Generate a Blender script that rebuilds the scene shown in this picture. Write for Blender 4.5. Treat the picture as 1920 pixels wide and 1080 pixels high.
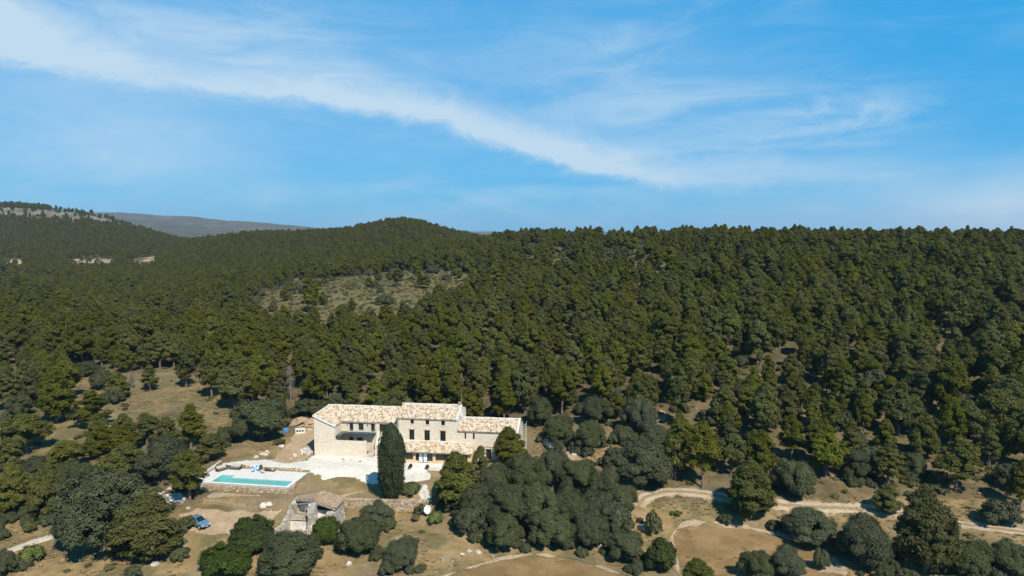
import bpy, math, random
import numpy as np
from mathutils import Matrix, Vector

for _o in list(bpy.data.objects):
    bpy.data.objects.remove(_o)
scene = bpy.context.scene
COL = scene.collection
R = math.radians

# ---------------------------------------------------------------- camera
F_PX = 1297.0
PITCH = R(4.85)
CAM = np.array([0.0, 0.0, 43.0])
cam_data = bpy.data.cameras.new('camera')
cam_data.sensor_width = 36.0
cam_data.lens = 36.0 * F_PX / 1920.0
cam_data.clip_start = 0.5
cam_data.clip_end = 30000.0
cam = bpy.data.objects.new('camera', cam_data)
cam.location = CAM
cam.rotation_euler = (R(90) - PITCH, 0, 0)
COL.objects.link(cam)
scene.camera = cam

# ---------------------------------------------------------------- sun, sky, exposure
SUN_EL, SUN_AZ = R(48), R(27)          # the sun stands behind the camera, to its right
sun_dir = Vector((math.sin(SUN_AZ) * math.cos(SUN_EL), -math.cos(SUN_AZ) * math.cos(SUN_EL), math.sin(SUN_EL)))
sl = bpy.data.lights.new('sun', 'SUN')
sl.energy = 4.4
sl.angle = R(0.5)
sl.color = (1.0, 0.93, 0.81)
sun = bpy.data.objects.new('sun', sl)
sun.rotation_euler = sun_dir.to_track_quat('Z', 'Y').to_euler()
COL.objects.link(sun)

scene.view_settings.view_transform = 'Standard'
scene.view_settings.look = 'None'
scene.view_settings.exposure = 0.5
scene.view_settings.gamma = 1.0
scene.view_settings.use_curve_mapping = False
scene.render.engine = 'CYCLES'
cy = scene.cycles
cy.max_bounces = 5
cy.diffuse_bounces = 3
cy.glossy_bounces = 2
cy.transmission_bounces = 3
cy.transparent_max_bounces = 6
cy.volume_bounces = 0
cy.use_denoising = True
cy.caustics_reflective = False
cy.caustics_refractive = False
scene.render.film_transparent = False


class NT:
    """small helper round a node tree"""
    def __init__(self, tree):
        self.t = tree
        self.n = tree.nodes
        self.l = tree.links

    def node(self, typ, **kw):
        nd = self.n.new(typ)
        for k, v in kw.items():
            setattr(nd, k, v)
        return nd

    def put(self, sock, v):
        if v is None:
            return
        if isinstance(v, bpy.types.NodeSocket):
            self.l.new(v, sock)
        else:
            sock.default_value = v

    def math(self, op, a, b=None, c=None, clamp=False):
        nd = self.node('ShaderNodeMath', operation=op, use_clamp=clamp)
        self.put(nd.inputs[0], a)
        self.put(nd.inputs[1], b)
        self.put(nd.inputs[2], c)
        return nd.outputs[0]

    def mix(self, f, a, b, mode='MIX'):
        nd = self.node('ShaderNodeMix', data_type='RGBA', blend_type=mode)
        nd.clamp_factor = True
        self.put(nd.inputs[0], f)
        self.put(nd.inputs[6], a if isinstance(a, bpy.types.NodeSocket) else tuple(a)[:3] + (1,))
        self.put(nd.inputs[7], b if isinstance(b, bpy.types.NodeSocket) else tuple(b)[:3] + (1,))
        return nd.outputs[2]

    def noise(self, vec, scale, detail=4.0, rough=0.55, dist=0.0):
        nd = self.node('ShaderNodeTexNoise')
        self.put(nd.inputs['Vector'], vec)
        nd.inputs['Scale'].default_value = scale
        nd.inputs['Detail'].default_value = detail
        nd.inputs['Roughness'].default_value = rough
        nd.inputs['Distortion'].default_value = dist
        return nd.outputs['Fac']

    def ramp(self, v, lo, hi, a=0.0, b=1.0, smooth=True):
        nd = self.node('ShaderNodeMapRange')
        nd.interpolation_type = 'SMOOTHSTEP' if smooth else 'LINEAR'
        self.put(nd.inputs[0], v)
        nd.inputs[1].default_value = lo
        nd.inputs[2].default_value = hi
        nd.inputs[3].default_value = a
        nd.inputs[4].default_value = b
        return nd.outputs[0]

    def scalev(self, vec, s):
        nd = self.node('ShaderNodeVectorMath', operation='MULTIPLY')
        self.put(nd.inputs[0], vec)
        nd.inputs[1].default_value = s
        return nd.outputs[0]


world = bpy.data.worlds.new('World')
scene.world = world
world.use_nodes = True
w = NT(world.node_tree)
w.n.clear()
wout = w.node('ShaderNodeOutputWorld')
wbg = w.node('ShaderNodeBackground')
wbg.inputs['Strength'].default_value = 0.1
sky = w.node('ShaderNodeTexSky')
sky.sky_type = 'NISHITA'
sky.sun_disc = False
sky.sun_elevation = SUN_EL
sky.sun_rotation = math.pi - SUN_AZ
sky.air_density = 1.0
sky.dust_density = 0.3
sky.ozone_density = 3.0
sky.altitude = 600
tc = w.node('ShaderNodeTexCoord')
sep = w.node('ShaderNodeSeparateXYZ')
w.l.new(tc.outputs['Generated'], sep.inputs[0])
dx, dy, dz = sep.outputs
az = w.math('MULTIPLY', w.math('ARCTAN2', dx, dy), 180 / math.pi)
el = w.math('MULTIPLY', w.math('ARCSINE', dz), 180 / math.pi)


def px_az(px):
    return math.degrees(math.atan((px - 960) / F_PX))


def px_el(px, py):
    u, v = (px - 960) / F_PX, (540 - py) / F_PX
    d = Vector((u, math.cos(PITCH) + v * math.sin(PITCH), -math.sin(PITCH) + v * math.cos(PITCH))).normalized()
    return math.degrees(math.asin(d.z))


# wispy fields: noise of the direction, drawn out into streaks
streak = w.noise(w.scalev(tc.outputs['Generated'], (3.2, 3.2, 12.0)), 1.6, 8.0, 0.62, 0.9)
rot = w.node('ShaderNodeMapping')
rot.inputs['Rotation'].default_value = (0.0, R(-14), 0.0)
rot.inputs['Scale'].default_value = (2.2, 2.2, 15.0)
w.l.new(tc.outputs['Generated'], rot.inputs['Vector'])
streak2 = w.noise(rot.outputs[0], 2.4, 8.0, 0.6, 1.3)
puff = w.noise(w.scalev(tc.outputs['Generated'], (5.0, 5.0, 9.0)), 3.2, 8.0, 0.66, 0.5)
veil = w.noise(w.scalev(tc.outputs['Generated'], (1.6, 1.6, 4.5)), 1.4, 6.0, 0.6, 0.6)


def fcurve(v, pts):
    nd = w.node('ShaderNodeFloatCurve')
    c = nd.mapping.curves[0]
    pts = sorted(pts)
    c.points[0].location = pts[0]
    c.points[1].location = pts[-1]
    for p in pts[1:-1]:
        c.points.new(*p)
    for p in c.points:
        p.handle_type = 'AUTO'
    nd.mapping.update()
    w.put(nd.inputs['Value'], v)
    return nd.outputs[0]


# the long bowed band of cirrus
azn = w.math('DIVIDE', w.math('ADD', az, 60.0), 120.0)


def azn_of(px):
    return (px_az(px) + 60) / 120


arc = [(-300, 75), (0, 92), (200, 128), (400, 158), (600, 182), (800, 215), (950, 262), (1100, 305), (1250, 334), (1400, 338), (1600, 322), (1900, 300), (2400, 290)]
arc_el = w.math('MULTIPLY', fcurve(azn, [(0.0, 0.62)] + [(azn_of(a), px_el(a, b) / 30) for a, b in arc] + [(1.0, 0.2)]), 30.0)
arc_amp = fcurve(azn, [(0.0, 0.5), (azn_of(0), 0.75), (azn_of(220), 0.72), (azn_of(330), 0.5), (azn_of(480), 0.72), (azn_of(650), 0.85), (azn_of(900), 0.95),
                       (azn_of(1150), 0.92), (azn_of(1280), 0.6), (azn_of(1420), 0.38), (azn_of(1650), 0.25), (azn_of(1900), 0.05), (1.0, 0.1)])
wob = w.math('MULTIPLY', w.math('SUBTRACT', puff, 0.5), 2.6)
dist_el = w.math('ADD', w.math('SUBTRACT', el, arc_el), wob)
above = w.math('POWER', math.e, w.math('MULTIPLY', w.math('POWER', w.math('DIVIDE', w.math('MAXIMUM', dist_el, 0.0), 2.0), 2.0), -1.0))
below = w.math('POWER', math.e, w.math('MULTIPLY', w.math('POWER', w.math('DIVIDE', w.math('MINIMUM', dist_el, 0.0), 0.75), 2.0), -1.0))
band = w.math('MULTIPLY', w.math('MULTIPLY', w.math('MULTIPLY', above, below), arc_amp), w.ramp(streak2, 0.2, 0.65, 0.8, 1.0))


def blob(px, py, sx, sy, amp, field, lo, hi, base=0.0):
    a0, e0 = px_az(px), px_el(px, py)
    q1 = w.math('POWER', w.math('DIVIDE', w.math('SUBTRACT', az, a0), sx), 2.0)
    q2 = w.math('POWER', w.math('DIVIDE', w.math('SUBTRACT', el, e0), sy), 2.0)
    g = w.math('POWER', math.e, w.math('MULTIPLY', w.math('ADD', q1, q2), -1.0))
    return w.math('MULTIPLY', w.math('MULTIPLY', g, amp), w.ramp(field, lo, hi, base, 1.0))


cover = band
for args in [(10, 40, 3.2, 2.2, 0.9, puff, 0.30, 0.55, 0.55), (330, 60, 9.0, 3.2, 0.42, streak, 0.30, 0.66, 0.35), (120, 235, 9.0, 4.0, 0.42, veil, 0.3, 0.6, 0.45),
             (600, 90, 9.0, 4.5, 0.34, streak2, 0.35, 0.66, 0.3), (1180, 150, 8.0, 4.5, 0.42, streak, 0.36, 0.66, 0.2), (1420, 235, 10.0, 4.2, 0.4, streak2, 0.36, 0.62, 0.25),
             (1590, 215, 4.5, 1.6, 0.5, puff, 0.38, 0.62, 0.15), (1900, 395, 7.0, 2.6, 0.85, veil, 0.3, 0.55, 0.6), (900, 375, 16.0, 2.2, 0.26, streak, 0.4, 0.66, 0.2),
             (250, 190, 24.0, 11.0, 0.22, veil, 0.25, 0.65, 0.5), (1050, 190, 15.0, 8.0, 0.18, veil, 0.25, 0.65, 0.4),
             (420, 330, 14.0, 3.0, 0.26, veil, 0.34, 0.62, 0.3), (1500, 390, 14.0, 2.2, 0.3, veil, 0.34, 0.62, 0.4)]:
    cover = w.math('ADD', cover, blob(*args))
# the same thin cirrus goes on over the rest of the sky
cover = w.math('ADD', cover, w.math('MULTIPLY', w.ramp(streak, 0.42, 0.78), 0.16))
cover = w.math('MINIMUM', w.math('MULTIPLY', cover, 0.8), 0.82)
hs = w.node('ShaderNodeHueSaturation')
hs.inputs['Saturation'].default_value = 1.2
hs.inputs['Value'].default_value = 1.0
w.l.new(sky.outputs[0], hs.inputs['Color'])
skycol = w.mix(1.0, hs.outputs[0], (0.42, 1.06, 1.05), 'MULTIPLY')
skycol = w.mix(0.86, skycol, (0.19, 2.65, 5.65))
# the clear sky deepens towards the zenith
deep = w.ramp(el, 14.0, 75.0, 1.0, 0.34)
dcol = w.node('ShaderNodeCombineColor')
for k_ in range(3):
    w.put(dcol.inputs[k_], deep)
skycol = w.mix(1.0, skycol, dcol.outputs[0], 'MULTIPLY')
final = w.mix(cover, skycol, (4.6, 5.6, 6.3))
w.l.new(final, wbg.inputs['Color'])
w.l.new(wbg.outputs[0], wout.inputs['Surface'])

# ---------------------------------------------------------------- helpers
rng = np.random.default_rng(7)
rnd = random.Random(11)


def lattice(ix, iy, seed):
    h = (ix.astype(np.int64) * 374761393 + iy.astype(np.int64) * 668265263 + seed * 974711) & 0xFFFFFFFF
    h = ((h ^ (h >> 13)) * 1274126177) & 0xFFFFFFFF
    return ((h ^ (h >> 16)) & 0xFFFF) / 65535.0


def vnoise(x, y, seed=0):
    x = np.asarray(x, float)
    y = np.asarray(y, float)
    ix, iy = np.floor(x), np.floor(y)
    fx, fy = x - ix, y - iy
    fx, fy = fx * fx * (3 - 2 * fx), fy * fy * (3 - 2 * fy)
    a, b = lattice(ix, iy, seed), lattice(ix + 1, iy, seed)
    c, d = lattice(ix, iy + 1, seed), lattice(ix + 1, iy + 1, seed)
    return (a + (b - a) * fx) * (1 - fy) + (c + (d - c) * fx) * fy - 0.5


def fbm(x, y, seed=0, octv=4):
    s, amp = 0, 1.0
    for k in range(octv):
        s = s + vnoise(np.asarray(x) * 2 ** k, np.asarray(y) * 2 ** k, seed + 17 * k) * amp
        amp *= 0.5
    return s


def sstep(v, lo, hi):
    t = np.clip((np.asarray(v, float) - lo) / (hi - lo), 0, 1)
    return t * t * (3 - 2 * t)


def ray(px, py):
    u, v = (px - 960) / F_PX, (540 - py) / F_PX
    return np.array([u, math.cos(PITCH) + v * math.sin(PITCH), -math.sin(PITCH) + v * math.cos(PITCH)])


def project(x, y, z):
    rx, ry, rz = np.asarray(x, float), np.asarray(y, float), np.asarray(z, float) - CAM[2]
    fw = ry * math.cos(PITCH) - rz * math.sin(PITCH)
    up = ry * math.sin(PITCH) + rz * math.cos(PITCH)
    return 960 + F_PX * rx / fw, 540 - F_PX * up / fw


def in_poly(x, y, poly):
    x, y = np.asarray(x, float), np.asarray(y, float)
    ins = np.zeros(np.broadcast(x, y).shape, bool)
    n = len(poly)
    for i in range(n):
        x0, y0 = poly[i]
        x1, y1 = poly[(i + 1) % n]
        c = ((y0 > y) != (y1 > y)) & (x < (x1 - x0) * (y - y0) / ((y1 - y0) or 1e-9) + x0)
        ins ^= c
    return ins


class MB:
    """collects faces for one mesh"""
    def __init__(self):
        self.v, self.f, self.m = [], [], []

    def add(self, vs, fs, mi=0):
        o = len(self.v)
        self.v += [tuple(p) for p in vs]
        self.f += [tuple(i + o for i in f) for f in fs]
        self.m += [mi] * len(fs)

    def box(self, c, s, yaw=0.0, mi=0, jit=0.0, tilt=None):
        hx, hy, hz = s[0] / 2, s[1] / 2, s[2] / 2
        rot = Matrix.Rotation(yaw, 3, 'Z')
        if tilt:
            rot = rot @ Matrix.Rotation(tilt[0], 3, 'X') @ Matrix.Rotation(tilt[1], 3, 'Y')
        vs = []
        for k in range(8):
            p = Vector(((-hx, hx)[k & 1], (-hy, hy)[k >> 1 & 1], (-hz, hz)[k >> 2 & 1]))
            if jit:
                p = Vector((p.x * (1 + rnd.uniform(-jit, jit)), p.y * (1 + rnd.uniform(-jit, jit)), p.z * (1 + rnd.uniform(-jit, jit))))
            vs.append(tuple(rot @ p + Vector(c)))
        self.add(vs, [(0, 2, 3, 1), (4, 5, 7, 6), (0, 1, 5, 4), (2, 6, 7, 3), (0, 4, 6, 2), (1, 3, 7, 5)], mi)

    def bx(self, x0, x1, y0, y1, z0, z1, mi=0):
        self.box(((x0 + x1) / 2, (y0 + y1) / 2, (z0 + z1) / 2), (x1 - x0, y1 - y0, z1 - z0), 0, mi)

    def tube(self, p0, p1, r0, r1=None, n=6, mi=0, cap=True):
        r1 = r0 if r1 is None else r1
        p0, p1 = Vector(p0), Vector(p1)
        d = (p1 - p0).normalized()
        a = d.orthogonal().normalized()
        b = d.cross(a)
        vs = []
        for p, r in ((p0, r0), (p1, r1)):
            for k in range(n):
                t = 2 * math.pi * k / n
                vs.append(tuple(p + (a * math.cos(t) + b * math.sin(t)) * r))
        fs = [(k, (k + 1) % n, n + (k + 1) % n, n + k) for k in range(n)]
        if cap:
            fs += [tuple(range(n))[::-1], tuple(range(n, 2 * n))]
        self.add(vs, fs, mi)

    def path(self, pts, radii, n=6, mi=0):
        for i in range(len(pts) - 1):
            self.tube(pts[i], pts[i + 1], radii[i], radii[i + 1], n, mi, True)

    def prism(self, poly, axis, t0, t1, mi=0):
        """polygon in the plane perpendicular to axis, drawn out from t0 to t1"""
        def at(p, t):
            return {'x': (t, p[0], p[1]), 'y': (p[0], t, p[1]), 'z': (p[0], p[1], t)}[axis]
        n = len(poly)
        vs = [at(p, t0) for p in poly] + [at(p, t1) for p in poly]
        fs = [tuple(range(n))[::-1], tuple(range(n, 2 * n))] + [(i, (i + 1) % n, n + (i + 1) % n, n + i) for i in range(n)]
        self.add(vs, fs, mi)

    def mesh(self, name, mats):
        me = bpy.data.meshes.new(name)
        me.from_pydata(self.v, [], self.f)
        for m in (mats if isinstance(mats, (list, tuple)) else [mats]):
            me.materials.append(m)
        if any(self.m):
            me.polygons.foreach_set('material_index', self.m)
        me.update()
        return me

    def build(self, name, mats, parent=None, smooth=False):
        me = self.mesh(name, mats)
        if smooth:
            me.polygons.foreach_set('use_smooth', [True] * len(me.polygons))
        return link(name, me, parent)


def link(name, me, parent=None):
    o = bpy.data.objects.new(name, me)
    COL.objects.link(o)
    if parent is not None:
        o.parent = parent
    return o


def empty(name, loc, rz=0.0):
    o = bpy.data.objects.new(name, None)
    o.empty_display_size = 0.3
    o.location = loc
    o.rotation_euler = (0, 0, rz)
    COL.objects.link(o)
    return o


def tag(o, label=None, cat=None, group=None, kind=None):
    for k, v in (('label', label), ('category', cat), ('group', group), ('kind', kind)):
        if v:
            o[k] = v
    return o


def np_mesh(name, verts, faces, mats):
    """verts (n,3), faces (m,k) arrays"""
    me = bpy.data.meshes.new(name)
    verts = np.asarray(verts, np.float32)
    faces = np.asarray(faces, np.int32)
    m, k = faces.shape
    me.vertices.add(len(verts))
    me.vertices.foreach_set('co', verts.ravel())
    me.loops.add(m * k)
    me.loops.foreach_set('vertex_index', faces.ravel())
    me.polygons.add(m)
    me.polygons.foreach_set('loop_start', np.arange(0, m * k, k, dtype=np.int32))
    for mm in (mats if isinstance(mats, (list, tuple)) else [mats]):
        me.materials.append(mm)
    me.update(calc_edges=True)
    me.validate()
    return me


# ---------------------------------------------------------------- materials
def material(name, rough=0.9, spec=0.2):
    m = bpy.data.materials.new(name)
    m.use_nodes = True
    t = NT(m.node_tree)
    b = t.n['Principled BSDF']
    b.inputs['Roughness'].default_value = rough
    b.inputs['Specular IOR Level'].default_value = spec
    t.b = b
    return m, t


def coords(t, kind='Object'):
    if kind == 'World':
        return t.node('ShaderNodeNewGeometry').outputs['Position']
    return t.node('ShaderNodeTexCoord').outputs[kind]


def bump(t, h, strength=0.4, dist=0.05):
    b = t.node('ShaderNodeBump')
    b.inputs['Strength'].default_value = strength
    b.inputs['Distance'].default_value = dist
    t.put(b.inputs['Height'], h)
    t.l.new(b.outputs[0], t.b.inputs['Normal'])


def mottled(name, c1, c2, scale=1.0, c3=None, scale3=6.0, rough=0.9, bmp=0.3, kind='Object', spec=0.2, metal=0.0, lo=0.35, hi=0.65):
    m, t = material(name, rough, spec)
    v = coords(t, kind)
    n1 = t.noise(v, scale, 5)
    col = t.mix(t.ramp(n1, lo, hi), c1, c2)
    n2 = t.noise(v, scale3, 4)
    if c3:
        col = t.mix(t.ramp(n2, 0.5, 0.68), col, c3)
    t.l.new(col, t.b.inputs['Base Color'])
    t.b.inputs['Metallic'].default_value = metal
    if bmp:
        bump(t, n2, bmp)
    return m


def per_stone(m, lo=0.62, hi=1.25):
    """gives every single stone of a wall its own tone"""
    t = NT(m.node_tree)
    b = t.n['Principled BSDF']
    src = b.inputs['Base Color'].links[0].from_socket
    g = t.node('ShaderNodeNewGeometry')
    h = t.node('ShaderNodeHueSaturation')
    t.put(h.inputs['Value'], t.ramp(g.outputs['Random Per Island'], 0, 1, lo, hi, False))
    t.put(h.inputs['Saturation'], t.ramp(t.math('FRACT', t.math('MULTIPLY', g.outputs['Random Per Island'], 9.7)), 0, 1, 0.75, 1.15, False))
    t.l.new(src, h.inputs['Color'])
    t.l.new(h.outputs[0], b.inputs['Base Color'])


def foliage(name, dark, light, tip, varia=0.2):
    m, t = material(name, 0.75, 0.12)
    oi = t.node('ShaderNodeObjectInfo')
    v = coords(t)
    n1 = t.noise(v, 0.9, 3)
    n2 = t.noise(v, 5.0, 2)
    col = t.mix(t.ramp(n1, 0.36, 0.64), dark, light)
    col = t.mix(t.ramp(n2, 0.45, 0.75, 0.0, 0.5), col, tip)
    hs_ = t.node('ShaderNodeHueSaturation')
    rr = oi.outputs['Random']
    t.put(hs_.inputs['Hue'], t.ramp(rr, 0, 1, 0.492, 0.508, False))
    t.put(hs_.inputs['Saturation'], t.ramp(t.math('FRACT', t.math('MULTIPLY', rr, 7.31)), 0, 1, 0.8, 1.1, False))
    t.put(hs_.inputs['Value'], t.ramp(t.math('FRACT', t.math('MULTIPLY', rr, 13.7)), 0, 1, 1 - varia, 1 + varia, False))
    t.l.new(col, hs_.inputs['Color'])
    t.l.new(hs_.outputs[0], t.b.inputs['Base Color'])
    tr = t.node('ShaderNodeBsdfTranslucent')
    t.l.new(hs_.outputs[0], tr.inputs['Color'])
    mx = t.node('ShaderNodeMixShader')
    mx.inputs[0].default_value = 0.16
    out = t.n['Material Output']
    t.l.new(t.b.outputs[0], mx.inputs[1])
    t.l.new(tr.outputs[0], mx.inputs[2])
    t.l.new(mx.outputs[0], out.inputs['Surface'])
    return m


M = {}
M['pine'] = foliage('pine_needles', (0.078, 0.082, 0.014), (0.098, 0.103, 0.016), (0.128, 0.132, 0.023))
M['oak'] = foliage('holm_oak_leaves', (0.056, 0.064, 0.028), (0.079, 0.088, 0.041), (0.115, 0.124, 0.063), 0.18)
M['fig'] = foliage('broad_green_leaves', (0.034, 0.052, 0.012), (0.055, 0.078, 0.018), (0.085, 0.115, 0.030), 0.2)
M['cypress'] = foliage('cypress_scales', (0.028, 0.040, 0.013), (0.044, 0.060, 0.019), (0.07, 0.09, 0.03), 0.1)
M['scrub'] = foliage('scrub_leaves', (0.078, 0.086, 0.028), (0.108, 0.114, 0.040), (0.15, 0.15, 0.06), 0.3)
M['weeds'] = foliage('green_weeds', (0.070, 0.095, 0.022), (0.100, 0.125, 0.032), (0.15, 0.16, 0.05), 0.25)
M['straw'] = foliage('dry_grass_blades', (0.25, 0.17, 0.08), (0.31, 0.22, 0.11), (0.37, 0.27, 0.15), 0.25)
M['bark'] = mottled('pine_bark', (0.13, 0.10, 0.08), (0.22, 0.18, 0.15), 3.0, bmp=0.6)
M['dead'] = mottled('dead_wood', (0.17, 0.145, 0.125), (0.25, 0.22, 0.19), 3.0, bmp=0.4)
M['white_gravel'] = mottled('white_gravel', (0.56, 0.525, 0.465), (0.63, 0.60, 0.545), 0.35, (0.42, 0.38, 0.31), 3.0, kind='World', bmp=0.25)
M['earth'] = mottled('trodden_earth', (0.33, 0.235, 0.145), (0.40, 0.30, 0.195), 0.35, (0.27, 0.185, 0.11), 2.2, kind='World', bmp=0.4)
M['track'] = mottled('limestone_track', (0.31, 0.235, 0.155), (0.39, 0.315, 0.225), 0.5, (0.24, 0.17, 0.105), 2.6, kind='World', bmp=0.4)
def road_mat():
    m, t = material('rutted_track', 0.95, 0.1)
    v = coords(t, 'World')
    lat = t.node('ShaderNodeAttribute', attribute_name='lat').outputs['Fac']
    n1, n2 = t.noise(v, 0.5, 5), t.noise(v, 2.6, 5, 0.65)
    rut = t.mix(t.ramp(n1, 0.35, 0.65), (0.33, 0.255, 0.17), (0.42, 0.345, 0.25))
    mid_ = t.mix(t.ramp(n2, 0.4, 0.62), (0.29, 0.215, 0.135), (0.20, 0.155, 0.08))
    a = t.math('ABSOLUTE', lat)
    k = t.math('ABSOLUTE', t.math('SUBTRACT', a, 0.5))
    f = t.math('ADD', t.ramp(k, 0.12, 0.42), t.math('MULTIPLY', t.math('SUBTRACT', n2, 0.5), 1.6))
    col = t.mix(t.ramp(f, 0.25, 0.85), rut, mid_)
    t.l.new(col, t.b.inputs['Base Color'])
    bump(t, n2, 0.5, 0.08)
    return m


M['road'] = road_mat()
M['concrete'] = mottled('pale_concrete', (0.42, 0.36, 0.28), (0.50, 0.44, 0.36), 0.7, (0.33, 0.27, 0.19), 4.0, kind='World', bmp=0.2)
M['stone'] = mottled('limestone', (0.33, 0.245, 0.155), (0.52, 0.43, 0.31), 2.4, (0.24, 0.17, 0.105), 4.0, bmp=0.5)
M['boulder'] = mottled('pale_boulder', (0.40, 0.36, 0.31), (0.54, 0.49, 0.42), 1.2, (0.29, 0.25, 0.21), 5.0, bmp=0.5)
M['loose'] = mottled('loose_limestone', (0.27, 0.22, 0.165), (0.37, 0.32, 0.25), 1.2, bmp=0.4)
M['grey_stone'] = mottled('weathered_stone', (0.40, 0.355, 0.295), (0.54, 0.485, 0.41), 1.6, (0.28, 0.24, 0.19), 4.0, bmp=0.6)
M['old_plaster'] = mottled('old_white_plaster', (0.62, 0.58, 0.52), (0.74, 0.71, 0.66), 0.8, (0.48, 0.41, 0.33), 2.0, bmp=0.25)
M['timber'] = mottled('weathered_timber', (0.30, 0.25, 0.20), (0.42, 0.36, 0.29), 4.0, bmp=0.4)
M['cane'] = mottled('split_cane', (0.42, 0.33, 0.19), (0.54, 0.44, 0.28), 5.0, bmp=0.3)
M['new_timber'] = mottled('fresh_timber', (0.50, 0.36, 0.17), (0.60, 0.46, 0.25), 4.0, bmp=0.2)
M['white_paint'] = mottled('white_paint', (0.62, 0.60, 0.56), (0.68, 0.66, 0.62), 1.0, bmp=0.05, rough=0.6)
M['deck'] = None
M['dark_metal'] = mottled('dark_metal', (0.035, 0.042, 0.048), (0.05, 0.06, 0.066), 2.0, bmp=0.05, rough=0.5, spec=0.4)
M['grey_metal'] = mottled('galvanised_steel', (0.52, 0.53, 0.54), (0.62, 0.63, 0.64), 3.0, bmp=0.05, rough=0.45, spec=0.5)
M['wicker'] = mottled('dark_wicker', (0.045, 0.042, 0.035), (0.075, 0.068, 0.055), 30.0, bmp=0.5)
M['cushion'] = mottled('pale_cushion', (0.50, 0.46, 0.38), (0.58, 0.54, 0.46), 2.0, bmp=0.1)
M['blue_cloth'] = mottled('blue_cloth', (0.05, 0.17, 0.40), (0.08, 0.23, 0.46), 2.0, bmp=0.1)
M['pale_blue'] = mottled('pale_blue_cloth', (0.42, 0.50, 0.60), (0.50, 0.57, 0.64), 2.0, bmp=0.1)
M['tarp'] = mottled('blue_tarpaulin', (0.12, 0.14, 0.17), (0.20, 0.225, 0.26), 2.0, bmp=0.2, rough=0.55)
M['terracotta'] = mottled('terracotta', (0.36, 0.18, 0.10), (0.44, 0.25, 0.15), 3.0, bmp=0.1)
M['ochre'] = mottled('ochre_render', (0.56, 0.39, 0.23), (0.63, 0.46, 0.29), 0.8, bmp=0.15)
M['rubber'] = mottled('tyre_rubber', (0.025, 0.025, 0.027), (0.04, 0.04, 0.042), 8.0, bmp=0.1)
M['hole_shade'] = mottled('painted_hole_shade', (0.10, 0.085, 0.07), (0.13, 0.11, 0.09), 1.0, bmp=0.0)  # dark colour standing in for the shade inside the putlog holes


def glass_mat(name, col, rough=0.06):
    m, t = material(name, rough, 0.6)
    v = coords(t)
    t.l.new(t.mix(t.noise(v, 1.5, 2), col, tuple(c * 1.6 for c in col)), t.b.inputs['Base Color'])
    return m


M['glass'] = glass_mat('window_glass', (0.012, 0.015, 0.016))
M['car_glass'] = glass_mat('car_glass', (0.010, 0.014, 0.018))
M['lamp_glass'] = glass_mat('headlight_glass', (0.55, 0.58, 0.6), 0.15)
M['red_glass'] = glass_mat('rear_light_glass', (0.30, 0.02, 0.02), 0.2)


def paint_mat(name, col):
    m, t = material(name, 0.28, 0.5)
    v = coords(t)
    n = t.noise(v, 2.0, 4)
    t.l.new(t.mix(t.ramp(n, 0.3, 0.7), col, tuple(c * 1.25 for c in col)), t.b.inputs['Base Color'])
    t.b.inputs['Metallic'].default_value = 0.35
    t.b.inputs['Coat Weight'].default_value = 0.5
    t.l.new(t.ramp(n, 0.3, 0.8, 0.22, 0.45), t.b.inputs['Roughness'])
    return m


M['car_blue'] = paint_mat('blue_grey_paint', (0.14, 0.25, 0.33))
M['car_dark'] = paint_mat('dark_teal_paint', (0.07, 0.115, 0.14))


def ashlar():
    """coursed pale limestone walling"""
    m, t = material('coursed_limestone', 0.95, 0.15)
    v = coords(t)
    sp = t.node('ShaderNodeSeparateXYZ')
    t.l.new(v, sp.inputs[0])
    wn = t.noise(v, 1.6, 3)
    cb = t.node('ShaderNodeCombineXYZ')
    t.l.new(t.math('ADD', t.math('ADD', sp.outputs[0], sp.outputs[1]), t.math('MULTIPLY', wn, 0.2)), cb.inputs[0])
    t.l.new(t.math('ADD', sp.outputs[2], t.math('MULTIPLY', wn, 0.12)), cb.inputs[1])
    br = t.node('ShaderNodeTexBrick')
    br.inputs['Scale'].default_value = 1.0
    br.inputs['Brick Width'].default_value = 0.42
    br.inputs['Row Height'].default_value = 0.19
    br.inputs['Mortar Size'].default_value = 0.022
    br.inputs['Mortar Smooth'].default_value = 0.4
    br.inputs['Color1'].default_value = (0.72, 0.625, 0.49, 1)
    br.inputs['Color2'].default_value = (0.59, 0.49, 0.37, 1)
    br.inputs['Mortar'].default_value = (0.72, 0.64, 0.53, 1)
    t.l.new(cb.outputs[0], br.inputs['Vector'])
    big = t.noise(v, 0.5, 4)
    col = t.mix(t.ramp(big, 0.45, 0.72, 0.0, 0.5), br.outputs['Color'], (0.74, 0.655, 0.54))
    col = t.mix(t.ramp(t.noise(v, 3.2, 4), 0.58, 0.74, 0.0, 0.45), col, (0.42, 0.31, 0.21))
    t.l.new(col, t.b.inputs['Base Color'])
    h = t.math('ADD', t.math('MULTIPLY', br.outputs['Fac'], -0.7), t.math('MULTIPLY', t.noise(v, 9.0, 3), 0.8))
    bump(t, h, 0.6, 0.04)
    return m


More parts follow.
